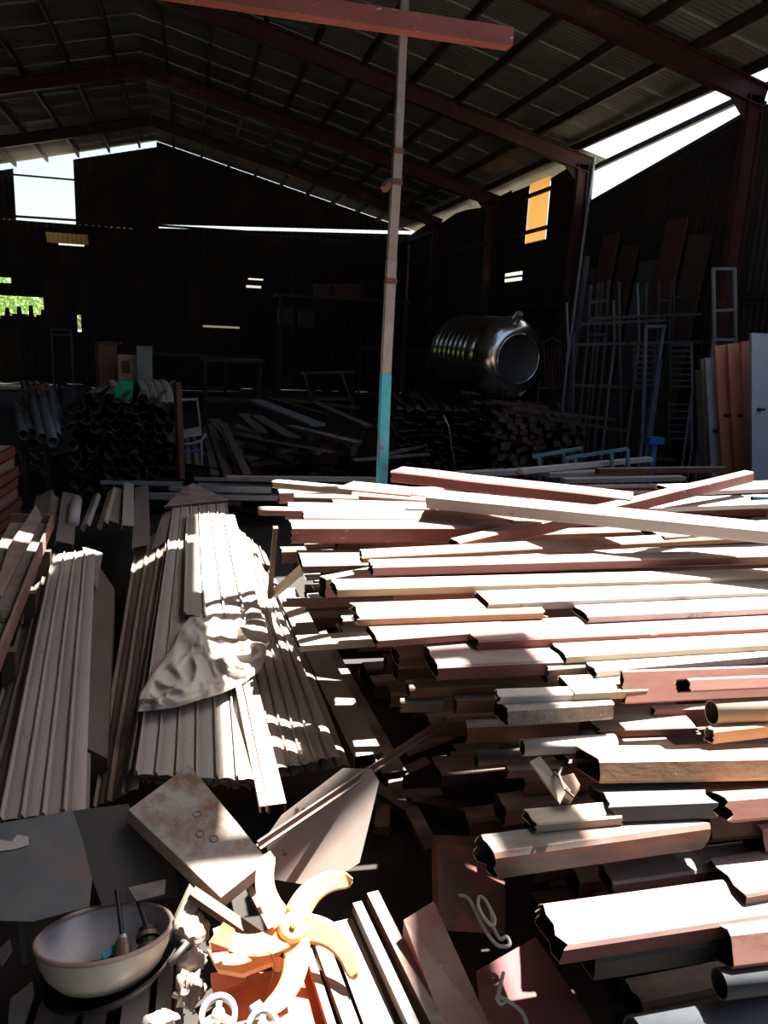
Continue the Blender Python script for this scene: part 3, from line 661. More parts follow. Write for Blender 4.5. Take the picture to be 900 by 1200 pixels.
mk('rod', MB().cyl(inb(.035,.02,-.03), inb(-.005,.10,.055), .006), BLACK, g); spl = mk('spline', MB().cyl(inb(.05,-.02,-.075), inb(.035,.02,-.03), .026, .016, 14), SCRAP, g); mk('collar', MB().cyl(inb(.035,.02,-.03), inb(.032,.026,-.023), .012, n=14), GALV, spl)
g = thing('greasy_spindle', inb(.08,.03,-.08), 'greasy spindle with a grooved drum lying right in the bowl', 'machine part')
mk('rod', MB().cyl(inb(.085,.05,-.02), inb(.045,.105,.03), .007), BLACK, g)
for k in range(4): mk('groove_ring', MB().cyl(inb(.085+.004*k,.05-.011*k,-.02-.009*k), inb(.088+.004*k,.042-.011*k,-.027-.009*k), .028 if k % 2 else .022, n=16), SCRAP if k % 2 else BLACK, g)
mk('blue_clip', MB().bar(inb(-.005,.0,-.06), inb(.02,.02,-.05), .024, .016), CYAN, None, 'small blue clip among the greasy parts in the bowl', 'clip')
mk('black_lump', MB().bar(inb(-.03,-.02,-.085), inb(.03,-.015,-.078), .04, .035), BLACK, None, 'black greasy block at the bottom of the bowl', 'machine part')

# ------------------------------------------------------------------ orange fan
fc = pz(343, 1087, .26); nrmF = ((CAM-fc).normalized() + SUN*.4).normalized()
ex = RT - nrmF*RT.dot(nrmF); ex.normalize(); ey = nrmF.cross(ex)
TF = Matrix((ex, ey, nrmF)).transposed().to_4x4(); TF.translation = fc
fan = thing('fan_blades', (fc.x, fc.y, fc.z-.12), 'orange plastic fan impeller with five curved blades', 'fan')
hubo = mk('hub', MB().lathe([(.002,.016),(.008,.016),(.010,.012),(.026,.014),(.030,.012),(.034,.004),(.036,-.012),(.036,-.02)], 32, TF), ORANGE, fan, smooth=True)
mk('hub_insert', MB().lathe([(.0005,.021),(.007,.021),(.009,.014)], 6, TF), YELLOW, hubo)
for th in (68, -4, -78, -148, -220):
    def blade(a, b, th=radians(th)):
        r = lerp(.030, .185, a); ang = th - radians(34)*(a**1.35)+radians(6); wd = .058*(1-.35*a)*sqrt(max(0.0, 1-max(0,(a-.80)/.20)**2)) + .004
        t = Vector((-sin(ang-.35*a), cos(ang-.35*a), 0)); c = Vector((r*cos(ang), r*sin(ang), 0))
        p = c + t*((b-.5)*wd); p.z = (b-.5)*.022*(1-.2*a) + .006*sin(a*pi) - .004
        return TF @ p
    mk('blade', MB().grid(blade, 18, 6), ORANGE, fan, smooth=True, solid=.0025)

# ------------------------------------------------------------------ small things round the fan
def wheel(u, v, z, r, label):
    c = pz(u, v, z); t = thing('toy_wheel', c, label, 'wheel')
    n2 = ((CAM-c).normalized()+Vector((0,0,.8))).normalized(); e1 = n2.cross(Vector((0,1,0))).normalized(); e2 = n2.cross(e1)
    T = Matrix((e1, e2, n2)).transposed().to_4x4(); T.translation = c + n2*.012
    mk('tyre', MB().lathe([(r*.72,-.012),(r*.98,-.012),(r,-.006),(r,.006),(r*.98,.012),(r*.72,.012),(r*.72,-.012)], 32, T), WHITE, t, smooth=True)
    mk('hub', MB().lathe([(.001,.014),(r*.30,.014),(r*.34,.008),(r*.34,-.012)], 24, T), WHITE, t, smooth=True)
    for k in range(3):
        a = 2*pi*k/3+.4; mk('spoke', MB().bar(T @ Vector((r*.3*cos(a), r*.3*sin(a), 0)), T @ Vector((r*.75*cos(a), r*.75*sin(a), 0)), .012, .014), WHITE, t)
wheel(256, 1192, .16, .042, 'white plastic wheel with an open spoked rim at the bottom edge')
wheel(308, 1206, .17, .036, 'smaller white plastic wheel half out of the bottom edge')
def lump(u, v, z, sx, sy, sz, M, name, label, cat, seed, amp=.4):
    c = pz(u, v, z); mb = MB(); n, k = 28, 16
    def fn(a, b):
        d = Vector((cos(2*pi*a)*sin(pi*b), sin(2*pi*a)*sin(pi*b), cos(pi*b)))
        q = 1+amp*noise.noise(d*2.2+Vector((seed,0,0)))+amp*.6*noise.noise(d*5+Vector((0,seed,0)))
        return c+Vector((d.x*sx*q, d.y*sy*q, max(-sz*.6, d.z*sz*q)))
    return mk(name, mb.grid(fn, n, k), M, None, label, cat, smooth=True)
lump(222,1092,.17,.045,.05,.035, mat('brown_bag', (.30,.24,.19), (.22,.17,.13), 9, .4, 0, .4), 'crumpled_bag', 'crumpled brown plastic bag between the bowl and the fan', 'bag', 3.3, .3)
lump(224,1125,.14,.035,.03,.03, mat('dull_bag', (.38,.34,.3), (.3,.26,.23), 9, .4, 0, .4), 'torn_bag', 'torn whitish plastic bag below the crumpled brown one', 'bag', 8.1, .3)
lump(222,1160,.12,.034,.04,.035, mat('rag', (.28,.22,.17), (.18,.13,.1), 25, .95, 0, .5), 'dirty_rag', 'clump of dirty brown rag beside the white strip', 'rag', 5.2, .45)
lump(188,1195,.1,.04,.02,.015, WHITE, 'foam_scrap', 'white foam scrap at the bottom edge right of the bowl', 'scrap', 1.2, .25)
# bar with sunlit top pointing at the fan
mk('wooden_bar', MB().bar(pz(224,1046,.30), pz(312,1106,.20), .03, .018), WOOD, None, 'short brown bar with a sunlit top pointing at the fan', 'bar')
slab([py(205,1078,1.62), py(222,1042,1.68), py(226,1046,1.68), py(232,1066,1.64), py(214,1082,1.61)], (0,.02,0), CREAM, 'bent_bracket', 'small bent pale bracket at the end of the short brown bar', 'bracket')
# second, broken orange-red housing under the fan
hs = thing('plastic_housing', pz(300,1150,.1), 'broken orange-red plastic housing under the fan blades', 'housing')
mk('rim_arm', MB().prism([pz(243,1112,.2), pz(262,1118,.2), pz(300,1116,.2), pz(334,1094,.2), pz(338,1102,.2), pz(318,1128,.19), pz(284,1141,.19), pz(256,1136,.19)], (0,0,-.012)), ORANGE, hs)
mk('side_wall', MB().prism([pz(247,1140,.18), pz(283,1136,.18), pz(288,1150,.14), pz(252,1164,.14)], (0,.004,-.03)), DORANGE, hs)
mk('base_tray', MB().prism([pz(252,1165,.12), pz(300,1140,.13), pz(372,1130,.13), pz(385,1215,.1), pz(262,1215,.1)], (0,0,-.02)), DORANGE, hs)
mk('boss', MB().cyl(pz(326,1130,.185), pz(326,1130,.15), .016, n=16), ORANGE, hs)
mk('upright_flap', MB().prism([py(245,1105,1.50), py(262,1082,1.56), py(275,1090,1.56), py(276,1116,1.51), py(248,1118,1.50)], (0,.004,0)), DORANGE, hs)
mk('thin_wire', MB().path([pz(285,1116,.24), pz(300,1110,.26), pz(318,1118,.27), pz(322,1132,.25), pz(316,1155,.2), pz(308,1172,.17)], .0012, 6), BLACK, None, 'thin dark wire looping over the orange housing', 'wire')
mk('pale_slat', MB().bar(pz(262,1212,.155), pz(352,1196,.155), .035, .012), CREAM, None, 'pale slat at the bottom edge under the lowest fan blade', 'slat')
mk('bluish_plastic_piece', MB().bar(pz(296,1186,.19), pz(308,1178,.19), .025, .012), CYAN, None, 'small bluish plastic piece at the bottom edge', 'scrap')
# steel strips running off to the lower right of the fan
for (ua,va,ub,vb,za,zb,wd,h,M,lab) in [
    (400,1240,352,1088,.12,.16,.018,.02,TAN,'narrow sunlit strip just right of the lowest fan blade'),
    (425,1240,368,1085,.12,.16,.035,.02,BROWN,'brown strip right of the narrow sunlit strip'),
    (460,1240,398,1080,.09,.12,.07,.006,GREY,'flat grey strip patched with sun right of the fan'),
    (500,1240,418,1062,.11,.15,.025,.03,DARK,'dark steel strip right of the patched grey strip'),
    (530,1240,436,1050,.12,.17,.032,.03,BROWN,'rust-brown bar slanting down right of the fan'),
    (330,1085,300,1030,.17,.2,.012,.02,DARK,'thin dark rod behind the upper left fan blade'),
    (318,1090,292,1040,.17,.2,.016,.012,CREAM,'thin pale strip behind the upper left fan blade')]:
    mk('steel_strip', MB().bar(pz(ua,va,za), pz(ub,vb,zb), wd, h), M, None, lab, 'strip', 'strips beside the fan')
slab([pz(473,1078,.22), pz(508,1056,.25), pz(580,1215,.12), pz(524,1215,.12)], (0,0,-.05), RED, 'red_flat_tube', 'red flat tube slanting down to the bottom edge, its lower end in sun', 'tube')
slab([py(512,990,1.75), py(591,993,1.78), py(592,1095,1.58), py(514,1090,1.56)], (0,.05,-.004), mat('rusty_red_plate', (.22,.06,.05), (.10,.05,.035), 10, .75, 0, .2, 0, rust=.5, rustc=(.09,.05,.03)), 'rusty_plate', 'upright rusty red plate under the long dark tube', 'plate')
slab([pz(558,1138,.16), pz(628,1098,.18), pz(735,1260,.10), pz(570,1260,.10)], (0,0,-.04), mat('dull_red_plate', (.17,.045,.042), (.12,.035,.035), 6, .7, 0, .12, 0, rust=.15), 'red_plate', 'dull red plate at the bottom edge below the knotted rope', 'plate')
def rope(pts, label):
    P = [pz(u, v, z) for u, v, z in pts]; Q = []
    for i in range(len(P)-1):
        p0, p1, p2, p3 = P[max(i-1,0)], P[i], P[i+1], P[min(i+2, len(P)-1)]
        for k in range(6):
            t = k/6; Q.append(.5*((2*p1)+(p2-p0)*t+(2*p0-5*p1+4*p2-p3)*t*t+(3*p1-p0-3*p2+p3)*t**3))
    Q.append(P[-1]); mk('rope', MB().path(Q, .0045, 7), ROPE, None, label, 'rope', smooth=True)
rope([(538,1049,.24),(550,1054,.25),(562,1078,.25),(574,1098,.24),(584,1108,.23),(597,1108,.23),(594,1098,.24),(586,1100,.24),(578,1086,.25),(576,1070,.26),(568,1054,.27),(561,1052,.27),(562,1066,.27),(575,1084,.26),(580,1078,.26),(572,1060,.26)], 'pale rope tied in a bow on the rusty red plate')
rope([(590,1140,.20),(587,1152,.20),(584,1170,.20),(592,1172,.2),(586,1176,.2),(583,1168,.21),(600,1176,.2),(614,1190,.19),(620,1215,.17)], 'pale rope with a knot hanging over the dull red plate')
# lit splinter of plate and rusty wire in the pile
slab([pz(621,892,.70), pz(633,886,.71), pz(664,926,.665), pz(656,941,.65)], (0,0,-.006), CREAM, 'plate_splinter', 'sunlit pointed splinter of spotted plate in the pile', 'offcut')
mk('rusty_wire', MB().path([pz(650,905,.69), pz(660,918,.69), pz(668,928,.69), pz(672,934,.68), pz(662,925,.7), pz(655,908,.71), pz(658,900,.71)], .003, 6), BROWN, None, 'twisted rusty wire beside the sunlit splinter', 'wire')
slab([pz(648,912,.62), pz(672,906,.62), pz(680,920,.61), pz(668,938,.60), pz(652,930,.61)], (0,0,-.01), TAN, 'tan_offcut', 'tan offcut under the twisted rusty wire', 'offcut')
# black junk in the hollow below the sheets
for k, (u, v) in enumerate([(330,930),(345,950),(322,955),(310,935),(338,968)]):
    a = pz(u, v, .02); b = pz(u+rnd.uniform(-20,20), v+rnd.uniform(-18,18), .05)
    mk('black_scrap', MB().path([a, lerp(a, b, .5)+Vector((0,0,.03)), b], .012, 6), BLACK, None, 'black scrap in the hollow at the near end of the sheets', 'scrap', 'black scraps in the hollow')
# dark scraps under the overhanging pile ends
for k in range(12):
    u, v = rnd.uniform(440,560), rnd.uniform(880,1000); a = pz(u, v, .05); an = rnd.uniform(0, pi)
    mk('dark_scrap', MB().bar(a, a+Vector((cos(an)*.2, sin(an)*.2, rnd.uniform(0,.04))), .05, .03), (DARK, SCRAP)[k%2], None, 'dark scrap piece in the black hollow left of the pile', 'scrap', 'scraps in the black hollow')

# ------------------------------------------------------------------ left: red doors, tray, channels
for k in range(8):
    z = .30+.075*k; a = pz(24-1.2*k+(k%3)*2, 606-12*k, z); 
    d_ = (Vector((-.14,-1.9,0))).normalized()
    bt = thing('locker_door', (a.x-.3, a.y-.6, z-.06), 'faded red locker door in the stack at the left edge, layer %s from the ground' % ('one','two','three','four','five','six','seven','eight')[k], 'door', 'stacked red locker doors')
    sdv = Vector((-1,.1,0)).normalized()
    p = [a, a+sdv*.5, a+sdv*.5+d_*1.6, a+d_*1.6]
    mk('panel', MB().prism(p, (0,0,-.012)), PINK if k % 2 else RED, bt)
    mk('side_lip', MB().prism([p[0], p[3], p[3]-Vector((0,0,.06)), p[0]-Vector((0,0,.06))], sdv*.012), RED if k % 3 else PINK, bt)
    mk('end_lip', MB().prism([p[0], p[1], p[1]-Vector((0,0,.06)), p[0]-Vector((0,0,.06))], d_*.012), RED, bt)
fr, fl, nr2 = pz(63,613,.50), pz(30,612,.52), pz(-12,812,.42)
nl2 = nr2+(fl-fr)*1.5; fl = fr+(fl-fr)*1.5
tr = thing('red_tray', (fr+nl2)/2-Vector((0,0,.05)), 'long red-rimmed metal tray with a dusty inside at the left edge', 'tray')
mk('bottom', MB().prism([fr, fl, nl2, nr2], (0,0,-.006)), mat('dusty_tray', (.27,.20,.17), (.19,.14,.12), 5, .75, 0, .15, .3, rust=.2), tr)
for nm, p, q in (('right_rim', fr, nr2), ('far_rim', fr, fl)):
    inw = Vector((-.012,0,0)) if nm == 'right_rim' else Vector((0,-.012,0))
    mk(nm, MB().prism([p-Vector((0,0,.02)), q-Vector((0,0,.02)), q+Vector((0,0,.05)), p+Vector((0,0,.05))], inw), PINK if nm == 'right_rim' else RED, tr)
for k in range(3): mk('tray_support', MB().bar(lerp(fr, nr2, .2+.3*k)-Vector((.0,0,.03)), lerp(fr, nr2, .2+.3*k)-Vector((.02,0,.42)), .05, .05), WOOD, None, 'wooden block under the red-rimmed tray', 'block', 'blocks under the tray')
slab([pz(-5,690,.50), pz(10,640,.54), pz(42,592,.58), pz(50,606,.55), pz(24,655,.52), pz(2,700,.48)], (0,0,-.006), PINK, 'pink_sheet', 'faded pink sheet with a sunlit spot lying over the tray', 'metal sheet')
lump(3,722,.46,.03,.05,.012, mat('dry_leaf', (.24,.15,.06), None, 20, .9), 'dry_leaf', 'dry brown leaf in the red-rimmed tray', 'leaf', 2.0, .5)
for ci, (ua,va,ub,vb,z,wd,h,M,lab,wide) in enumerate([
    (40,636,52,578,.42,.12,.06,SHEETD,'tall grey channel beside the pink sheet',0),
    (55,618,66,582,.40,.09,.05,BROWN,'brown channel end behind the red-rimmed tray',0),
    (76,636,82,578,.40,.10,.08,SHEETD,'dark upright channel behind the left stack',0),
    (98,616,112,580,.42,.05,.07,SHEET,'pale angled channel behind the left stack',0),
    (118,614,130,574,.44,.06,.07,CREAM,'bright cream channel end behind the left stack',0),
    (134,612,139,572,.40,.07,.06,SHEETD,'dull brown channel right of the bright cream one',0),
    (150,616,151,566,.42,.07,.07,SHEET,'knurled grey channel behind the middle stack',0),
    (165,640,166,570,.38,.10,.06,SHEETD,'flat brown channel left of the middle stack',0),
    (185,640,196,600,.38,.08,.05,SHEET,'light channel against the far flank of the middle stack',0)]):
    chan(pz(ua,va,z), pz(ub,vb,z+.02), wd, h*.4, M, 'steel_channel', lab, 'channel', 'channels behind the left stacks', upv=((-.5,.9,.3,-.9,-1.0,.4,.15,-.2,-.6)[ci],0,1))
mk('white_roll', MB().cyl(pz(86,612,.42), pz(90,586,.44), .035, n=18), WHITE, None, 'dusty white roll standing among the channels', 'roll', smooth=True)
slab([pz(96,640,.40), pz(120,648,.40), pz(113,690,.38), pz(104,660,.38)], (0,0,-.008), SHEET, 'sheet_corner', 'grey corner of sheet sticking out behind the left stack', 'metal sheet')
# bluish bars lying crosswise behind the stacks
for (ua,ub,v,z,wd,h,M,lab) in [
    (118,214,565,.42,.03,.03,GALV,'thin bluish bar lying crosswise behind the channels'),
    (228,320,561,.44,.03,.025,GALV,'thin shiny bar crosswise behind the middle stack'),
    (232,318,571,.42,.10,.05,GALV,'broad galvanised channel crosswise behind the middle stack'),
    (200,216,572,.45,.05,.03,GALV,'short shiny bar end left of the rusty bent plate'),
    (175,330,581,.36,.06,.04,GALV,'dull galvanised bar lowest behind the middle stack'),
    (265,440,560,.5,.07,.03,GREY,'pale flat bar reaching behind the cyan post')]:
    mk('cross_bar', MB().bar(pz(ua,v,z), pz(ub,v+2,z), wd, h), M, None, lab, 'bar', 'bars crosswise behind the stacks')
# flat white and grey bars behind the pile
for (ua,va,ub,vb,z,wd,h,M,lab) in [
    (610,552,762,538,.74,.05,.035,WHITE,'white bar raised at its right end behind the pile'),
    (540,556,700,548,.70,.12,.03,GREY,'broad grey slat behind the pile left of the white bar'),
    (640,556,752,552,.70,.10,.03,GREY,'grey slat in front of the broad grey slat'),
    (470,558,640,552,.72,.06,.03,GALV,'galvanised slat behind the cyan post'),
    (660,563,800,560,.70,.08,.03,GREY,'grey slat just behind the diagonal red tube'),
    (700,552,850,550,.74,.06,.04,BROWN,'brown slat behind the raised red tube end')]:
    mk('slat', MB().bar(pz(ua,va,z), pz(ub,vb,z), wd, h), M, None, lab, 'slat', 'flat slats behind the pile')

# ------------------------------------------------------------------ the dark middle distance
def cprof(r=.045, t=.004, L=2.0, kind=0):
    mb = MB()
    if kind == 0:                                   # lipped half-round gutter section seen end on
        pts = [(-r*1.0,r*.5),(-r,0),(-r*.7,-r*.7),(0,-r),(r*.7,-r*.7),(r,0),(r*1.0,r*.5)]
    elif kind == 1: pts = [(-r,r*.3),(-r,-r*.6),(r,-r*.6),(r,r*.3)]
    else: pts = [(-r,-r*.4),(0,r*.4),(r,-r*.4)]
    n = len(pts); inn = [(x*(1-t/r), z*(1-t/r)+t*.4) for x, z in pts]
    vs = [Vector((x, 0, z)) for x, z in pts]+[Vector((x, 0, z)) for x, z in inn]+[Vector((x, L, z)) for x, z in pts]+[Vector((x, L, z)) for x, z in inn]
    fs = []
    for i in range(n-1):
        fs += [(i, i+1, n+i+1, n+i), (i, 2*n+i, 2*n+i+1, i+1), (n+i, n+i+1, 3*n+i+1, 3*n+i)]
    return mb.add(vs, fs)
def bundle(name, mb, M, spots, label, cat, group):
    base = None
    for (p, rz, ry) in spots:
        if base is None:
            base = mk(name, mb, M, None, label, cat, group, rot=Matrix.Identity(3), org=Vector(p)); o = base
        else: o = base.copy(); COL.objects.link(o); o.location = p
        o.rotation_euler = (rz[0], ry, rz[1])
sp = []
for j in range(12):
    for i in range(10):
        x = -.95+.085*i+.02*rnd.uniform(-1,1)+(.04 if j % 2 else 0); z = .12+.08*j+.01*rnd.uniform(-1,1)
        if j == 11 and (i < 1 or i > 8): continue
        sp.append(((x, 6.85+rnd.uniform(-.12,.12), z), (0, radians(rnd.uniform(-3,3))), radians(rnd.choice((0,0,180,35,-35,90)))))
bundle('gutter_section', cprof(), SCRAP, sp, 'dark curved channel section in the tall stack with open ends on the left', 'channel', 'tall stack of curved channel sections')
mk('stack_post', MB().bar((-.07,6.75,0), (-.10,6.8,1.15), .05, .05), BROWN, None, 'rusty upright holding the right side of the curved section stack', 'post')
# pipes propped on the left
for k, (ut, vt, ub, vb) in enumerate([(19,476,28,510),(37,460,50,514),(48,462,62,518),(60,460,66,512),(30,466,36,508),(66,476,70,505)]):
    a = pz(ub, vb, .72); b = py(ut, vt, a.y+1.3)
    t = MB(); t.cyl(a, b, .042, n=16, caps=False); t.cyl(a, b, .037, n=16, caps=False); t.f += [(i, (i+1)%16, 32+(i+1)%16, 32+i) for i in range(16)]
    mk('plastic_pipe', t, PVC, None, 'blue-grey pipe number %s from the left in the propped row' % ('one','three','four','five','two','six')[k], 'pipe', 'propped pipes at the left', smooth=True)
rk = thing('pipe_rack', pz(40,560,.05), 'low metal rack with three prongs carrying the propped pipes', 'rack')
mk('cross_rail', MB().bar(py(22,463,7.3), py(53,448,7.3), .035, .035), SCRAP, rk)
for u in (26,33,41): mk('prong', MB().bar(py(u+4,462,7.32), py(u,446,7.35), .03, .03), SCRAP, rk)
for u in (24,50): mk('leg', MB().bar(py(u,455,7.34), Vector((py(u,455,7.34).x, 7.34, .0)), .04, .04), SCRAP, rk)
for k in range(16):
    u, v = rnd.uniform(18,82), rnd.uniform(515,560); a = pz(u, v, rnd.uniform(.06,.2)); an = rnd.uniform(-.6,.6)
    mk('pipe_offcut', MB().cyl(a, a+Vector((sin(an)*.4, cos(an)*.4, .02)), rnd.uniform(.02,.04), n=12), (SCRAP, DARK, BAREND)[k%3], None, 'short dark pipe offcut in the heap under the propped pipes', 'pipe', 'offcuts under the propped pipes')
# cabinet, panels, green sheet on the curved stack
cb = thing('cabinet', (-.70, 8.6, 1.0), 'reddish-brown wooden cabinet behind the green plastic sheet', 'cabinet')
P0 = py(113,445,8.6); P1 = py(137,402,8.6)
mk('side', MB().box((P0.x, 8.6, 0), (P0.x+.02, 9.1, P1.z)), WOOD, cb); mk('door', MB().box((P0.x+.03, 8.58, .1), (P1.x, 8.6, P1.z-.02)), mat('red_brown_wood', (.22,.09,.05), None, 8, .7), cb); mk('top', MB().box((P0.x, 8.57, P1.z-.02), (P1.x+.02, 9.1, P1.z)), WOOD, cb)
a = py(139,444,8.4); b = py(161,416,8.4)
pc_ = thing('cream_panel', (a.x, 8.4, a.z), 'small cream panel with a brown square window', 'panel')
mk('board', MB().box((a.x, 8.4, a.z-.9), (b.x, 8.42, b.z)), CREAM, pc_); a2 = py(143,437,8.39); b2 = py(152,423,8.39); mk('window', MB().box((a2.x, 8.385, a2.z), (b2.x, 8.4, b2.z)), BROWN, pc_)
a = py(161,444,8.3); b = py(178,406,8.3); mk('grey_panel', MB().box((a.x, 8.3, a.z-.9), (b.x, 8.33, b.z)), mat('grey_green', (.27,.29,.25), None, 4, .7), None, 'grey-green upright panel right of the small cream panel', 'panel')
slab([py(128,463,7.0), py(140,446,7.2), py(156,447,7.2), py(155,465,6.95), py(147,470,6.9)], (0,.012,-.008), GREEN, 'green_sheet', 'bright green plastic sheet on top of the curved section stack', 'plastic sheet')
for k in range(5):
    ua = 158+9*k if k < 4 else 118
    pts = []
    for j in range(6):
        t = j/5; pts.append(py(ua+t*10+(0 if k < 4 else 6), 446+t*t*26, 8.0-.9*t))
    mb = MB(); mb.grid(lambda a_, b_, pts=pts: (lambda q: q+Vector((.075*a_, 0, .012*sin(pi*a_))))(lerp(pts[min(4,int(b_*5))], pts[min(5,int(b_*5)+1)], b_*5-min(4,int(b_*5)))), 5, 10)
    mk('curved_tile', mb, SHEET, None, ('first','second','third','fourth','lone')[k]+' curved grey tile strip beside the green plastic sheet', 'tile', 'curved tile strips', smooth=True, solid=.004)
# metal chair frame
cf = thing('chair_frame', pz(222,560,.1), 'bare metal chair frame standing right of the curved section stack', 'chair')
Yc = 7.3
for nm, (ua,va), (ub,vb) in (('side_rail',(207,470),(210,530)),('side_rail',(231,470),(235,505)),('top_rail',(205,469),(232,468))):
    mk(nm, MB().cyl(py(ua,va,Yc), py(ub,vb,Yc), .012, n=8), GALV, cf)
mk('seat_board', MB().prism([py(207,505,Yc-.05), py(235,500,Yc-.05), py(237,508,Yc-.3), py(210,512,Yc-.3)], (0,0,-.015)), SHEET, cf)
mk('arm_rail', MB().path([py(208,521,6.9), py(225,520,6.9), py(236,516,6.9), py(241,509,6.95)], .012, 8), GALV, cf)
mk('foot_rail', MB().cyl(py(209,531,6.9), py(237,527,6.9), .010, n=8), BLUE, cf)
for (ua,va) in ((208,521),(236,516)): q = py(ua,va,6.9); mk('leg', MB().cyl(q, (q.x, q.y, .05), .011, n=8), GALV, cf)
for k, (ut, ub, vb) in enumerate(((206,211,556),(214,220,550),(222,231,549))):
    a = pz(ub, vb, .35); b = py(ut+4, 510, a.y+1.0); t = MB(); t.cyl(a, b, .035, n=14, caps=False); t.cyl(a, b, .028, n=14, caps=False); t.f += [(i, (i+1)%14, 28+(i+1)%14, 28+i) for i in range(14)]
    mk('steel_pipe', t, SCRAP, None, ('left','middle','right')[k]+' of three open pipes under the chair frame', 'pipe', 'pipes under the chair frame', smooth=True)
# fanned planks
for k, (ua,va,ub,vb,wd,M) in enumerate([(242,500,252,558,.07,WOOD),(247,498,268,560,.08,SCRAP),(250,492,302,545,.13,WOOD),(262,505,284,556,.06,BAREND),(262,498,290,558,.07,SCRAP),(285,486,330,530,.12,WOOD),(275,497,330,520,.05,SCRAP)]):
    a = pz(ub, vb, .40+.02*k); b = pz(ua, va, .55+.03*k)
    mk('plank', MB().bar(a, b, wd, .03), M, None, ('first','second','third, widest','fourth','fifth','sixth','seventh')[k]+' plank from the left in the fanned dark planks', 'plank', 'fanned planks in the middle distance')
for k, (ua,va,ub,vb,wd,M) in enumerate([(300,470,372,498,.18,GALV),(312,466,385,487,.06,SCRAP),(330,468,420,478,.10,WOOD),(300,488,345,515,.12,SCRAP),(368,472,432,500,.1,DARK),(340,500,420,520,.12,DARK)]):
    mk('long_board', MB().bar(pz(ua,va,.75), pz(ub,vb,.68), wd, .03), M, None, ('pale sloping','thin dark','brown wooden','short grey','dark right-hand','dark lower')[k]+' board left of the cyan post in the dim background', 'board', 'boards in the dim background')
# dark scrap heap behind the post
sp = []
for k in range(70):
    x = rnd.uniform(.35, 2.0); y = rnd.uniform(6.2, 7.4); z = .1+.75*rnd.random()*(1-abs(x-1.2)/1.6)
    sp.append(((x, y, z), (0, radians(rnd.uniform(-70,70))), radians(rnd.uniform(-180,180))))
bundle('angle_section', cprof(.04,.004,.9,2), SCRAP, sp, 'dark angle section in the loose heap behind the cyan post', 'angle bar', 'loose heap of angle sections')
# stack of dark sections below the tank, ends toward us
sp = []
for j in range(13):
    for i in range(11):
        x = 2.05+.105*i+.02*rnd.uniform(-1,1); z = .12+.067*j+.01*rnd.uniform(-1,1)
        sp.append(((x, 7.4+rnd.uniform(-.1,.1)+.25*(x-2), z), (0, radians(rnd.uniform(-4,4)-12)), radians(rnd.choice((0,180,0,20,-20)))))
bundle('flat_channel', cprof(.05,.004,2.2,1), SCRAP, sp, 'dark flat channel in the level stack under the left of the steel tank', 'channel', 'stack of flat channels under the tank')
sp = []
bb = MB().box((-.03,0,-.025),(.03,1.9,.025))
for j in range(13):
    for i in range(13):
        x = 3.0+.085*i+.02*rnd.uniform(-1,1); z = .1+.062*j+.012*rnd.uniform(-1,1)
        if z > 1.0-.5*max(0, x-3.5)+.03*rnd.random(): continue
        sp.append(((x, 7.2+rnd.uniform(-.2,.15)+.28*(x-3), z), (0, radians(rnd.uniform(-10,10)-20)), radians(rnd.uniform(-10,10))))
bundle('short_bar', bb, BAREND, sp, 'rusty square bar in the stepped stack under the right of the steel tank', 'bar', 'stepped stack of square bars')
for k, (ua,va,ub,vb) in enumerate([(575,470,640,478),(590,482,635,487),(568,508,600,516),(600,478,720,492),(640,490,735,505),(575,530,600,534)]):
    mk('flat_bar', MB().bar(py(ua,va,7.1), py(ub,vb,7.3), .05, .03), BAREND, None, ('upper','pale upper','pale lower','long upper','long middle','short lowest')[k]+' bar lying crosswise on the stepped bar stack', 'bar', 'bars crosswise on the stepped stack')
mk('binding_wire', MB().path([py(520,487,7.2), py(526,500,7.15), py(529,520,7.15), py(533,545,7.2)], .006, 6), GALV, None, 'pale binding wire hanging down the flat channel stack', 'wire')
# stainless tank lying on its side
ta, tb = py(540,413,9.1), py(600,420,8.0)
ax = (tb-ta).normalized(); e1 = ax.cross(Vector((0,0,1))).normalized(); e2 = e1.cross(ax)
T = Matrix((e1, e2, ax)).transposed().to_4x4(); T.translation = ta
Lk = (tb-ta).length; Rk = .44
tk = thing('water_tank', (ta+tb)/2-Vector((0,0,Rk)), 'shiny stainless water tank lying on its side on the stacks', 'tank')
prof = [(.001,-.10),(.2,-.09),(.36,-.05),(.42,0)]
for k in range(8):
    z0 = .06+(Lk-.25)*k/8; prof += [(Rk,z0),(Rk+.004,z0+.012),(Rk,z0+.024)]
prof += [(Rk,Lk-.12),(Rk+.01,Lk-.08),(Rk-.01,Lk-.04)]
mk('shell', MB().lathe(prof, 56, T), STEEL, tk, smooth=True)
mk('shoulder', MB().lathe([(Rk-.01,Lk-.04),(Rk-.03,Lk+.02),(Rk-.08,Lk+.09),(.29,Lk+.125),(.265,Lk+.125)], 56, T), STEEL, tk, smooth=True)
mk('lid_rim', MB().lathe([(.265+.012*cos(a*pi/4), Lk+.125+.012*sin(a*pi/4)) for a in range(9)], 48, T), STEEL, tk, smooth=True)
lido = mk('lid', MB().lathe([(.265,Lk+.12),(.24,Lk+.10),(.001,Lk+.09)], 48, T), mat('dull_steel', (.05,.05,.05), None, 3, .5, .3), tk, smooth=True)
q = T @ Vector((.0, Rk-.02, Lk+.02)); mk('outlet', MB().cyl(q, q+T.to_3x3() @ Vector((0,.06,.05)), .045, .04, 16), STEEL, tk)
q = T @ Vector((.05, -Rk-.0, Lk-.02)); mk('strap', MB().cyl(T @ Vector((-.2,-.34,Lk+.02)), T @ Vector((-.12,-.40,Lk+.03)), .02, n=8), GALV, tk)
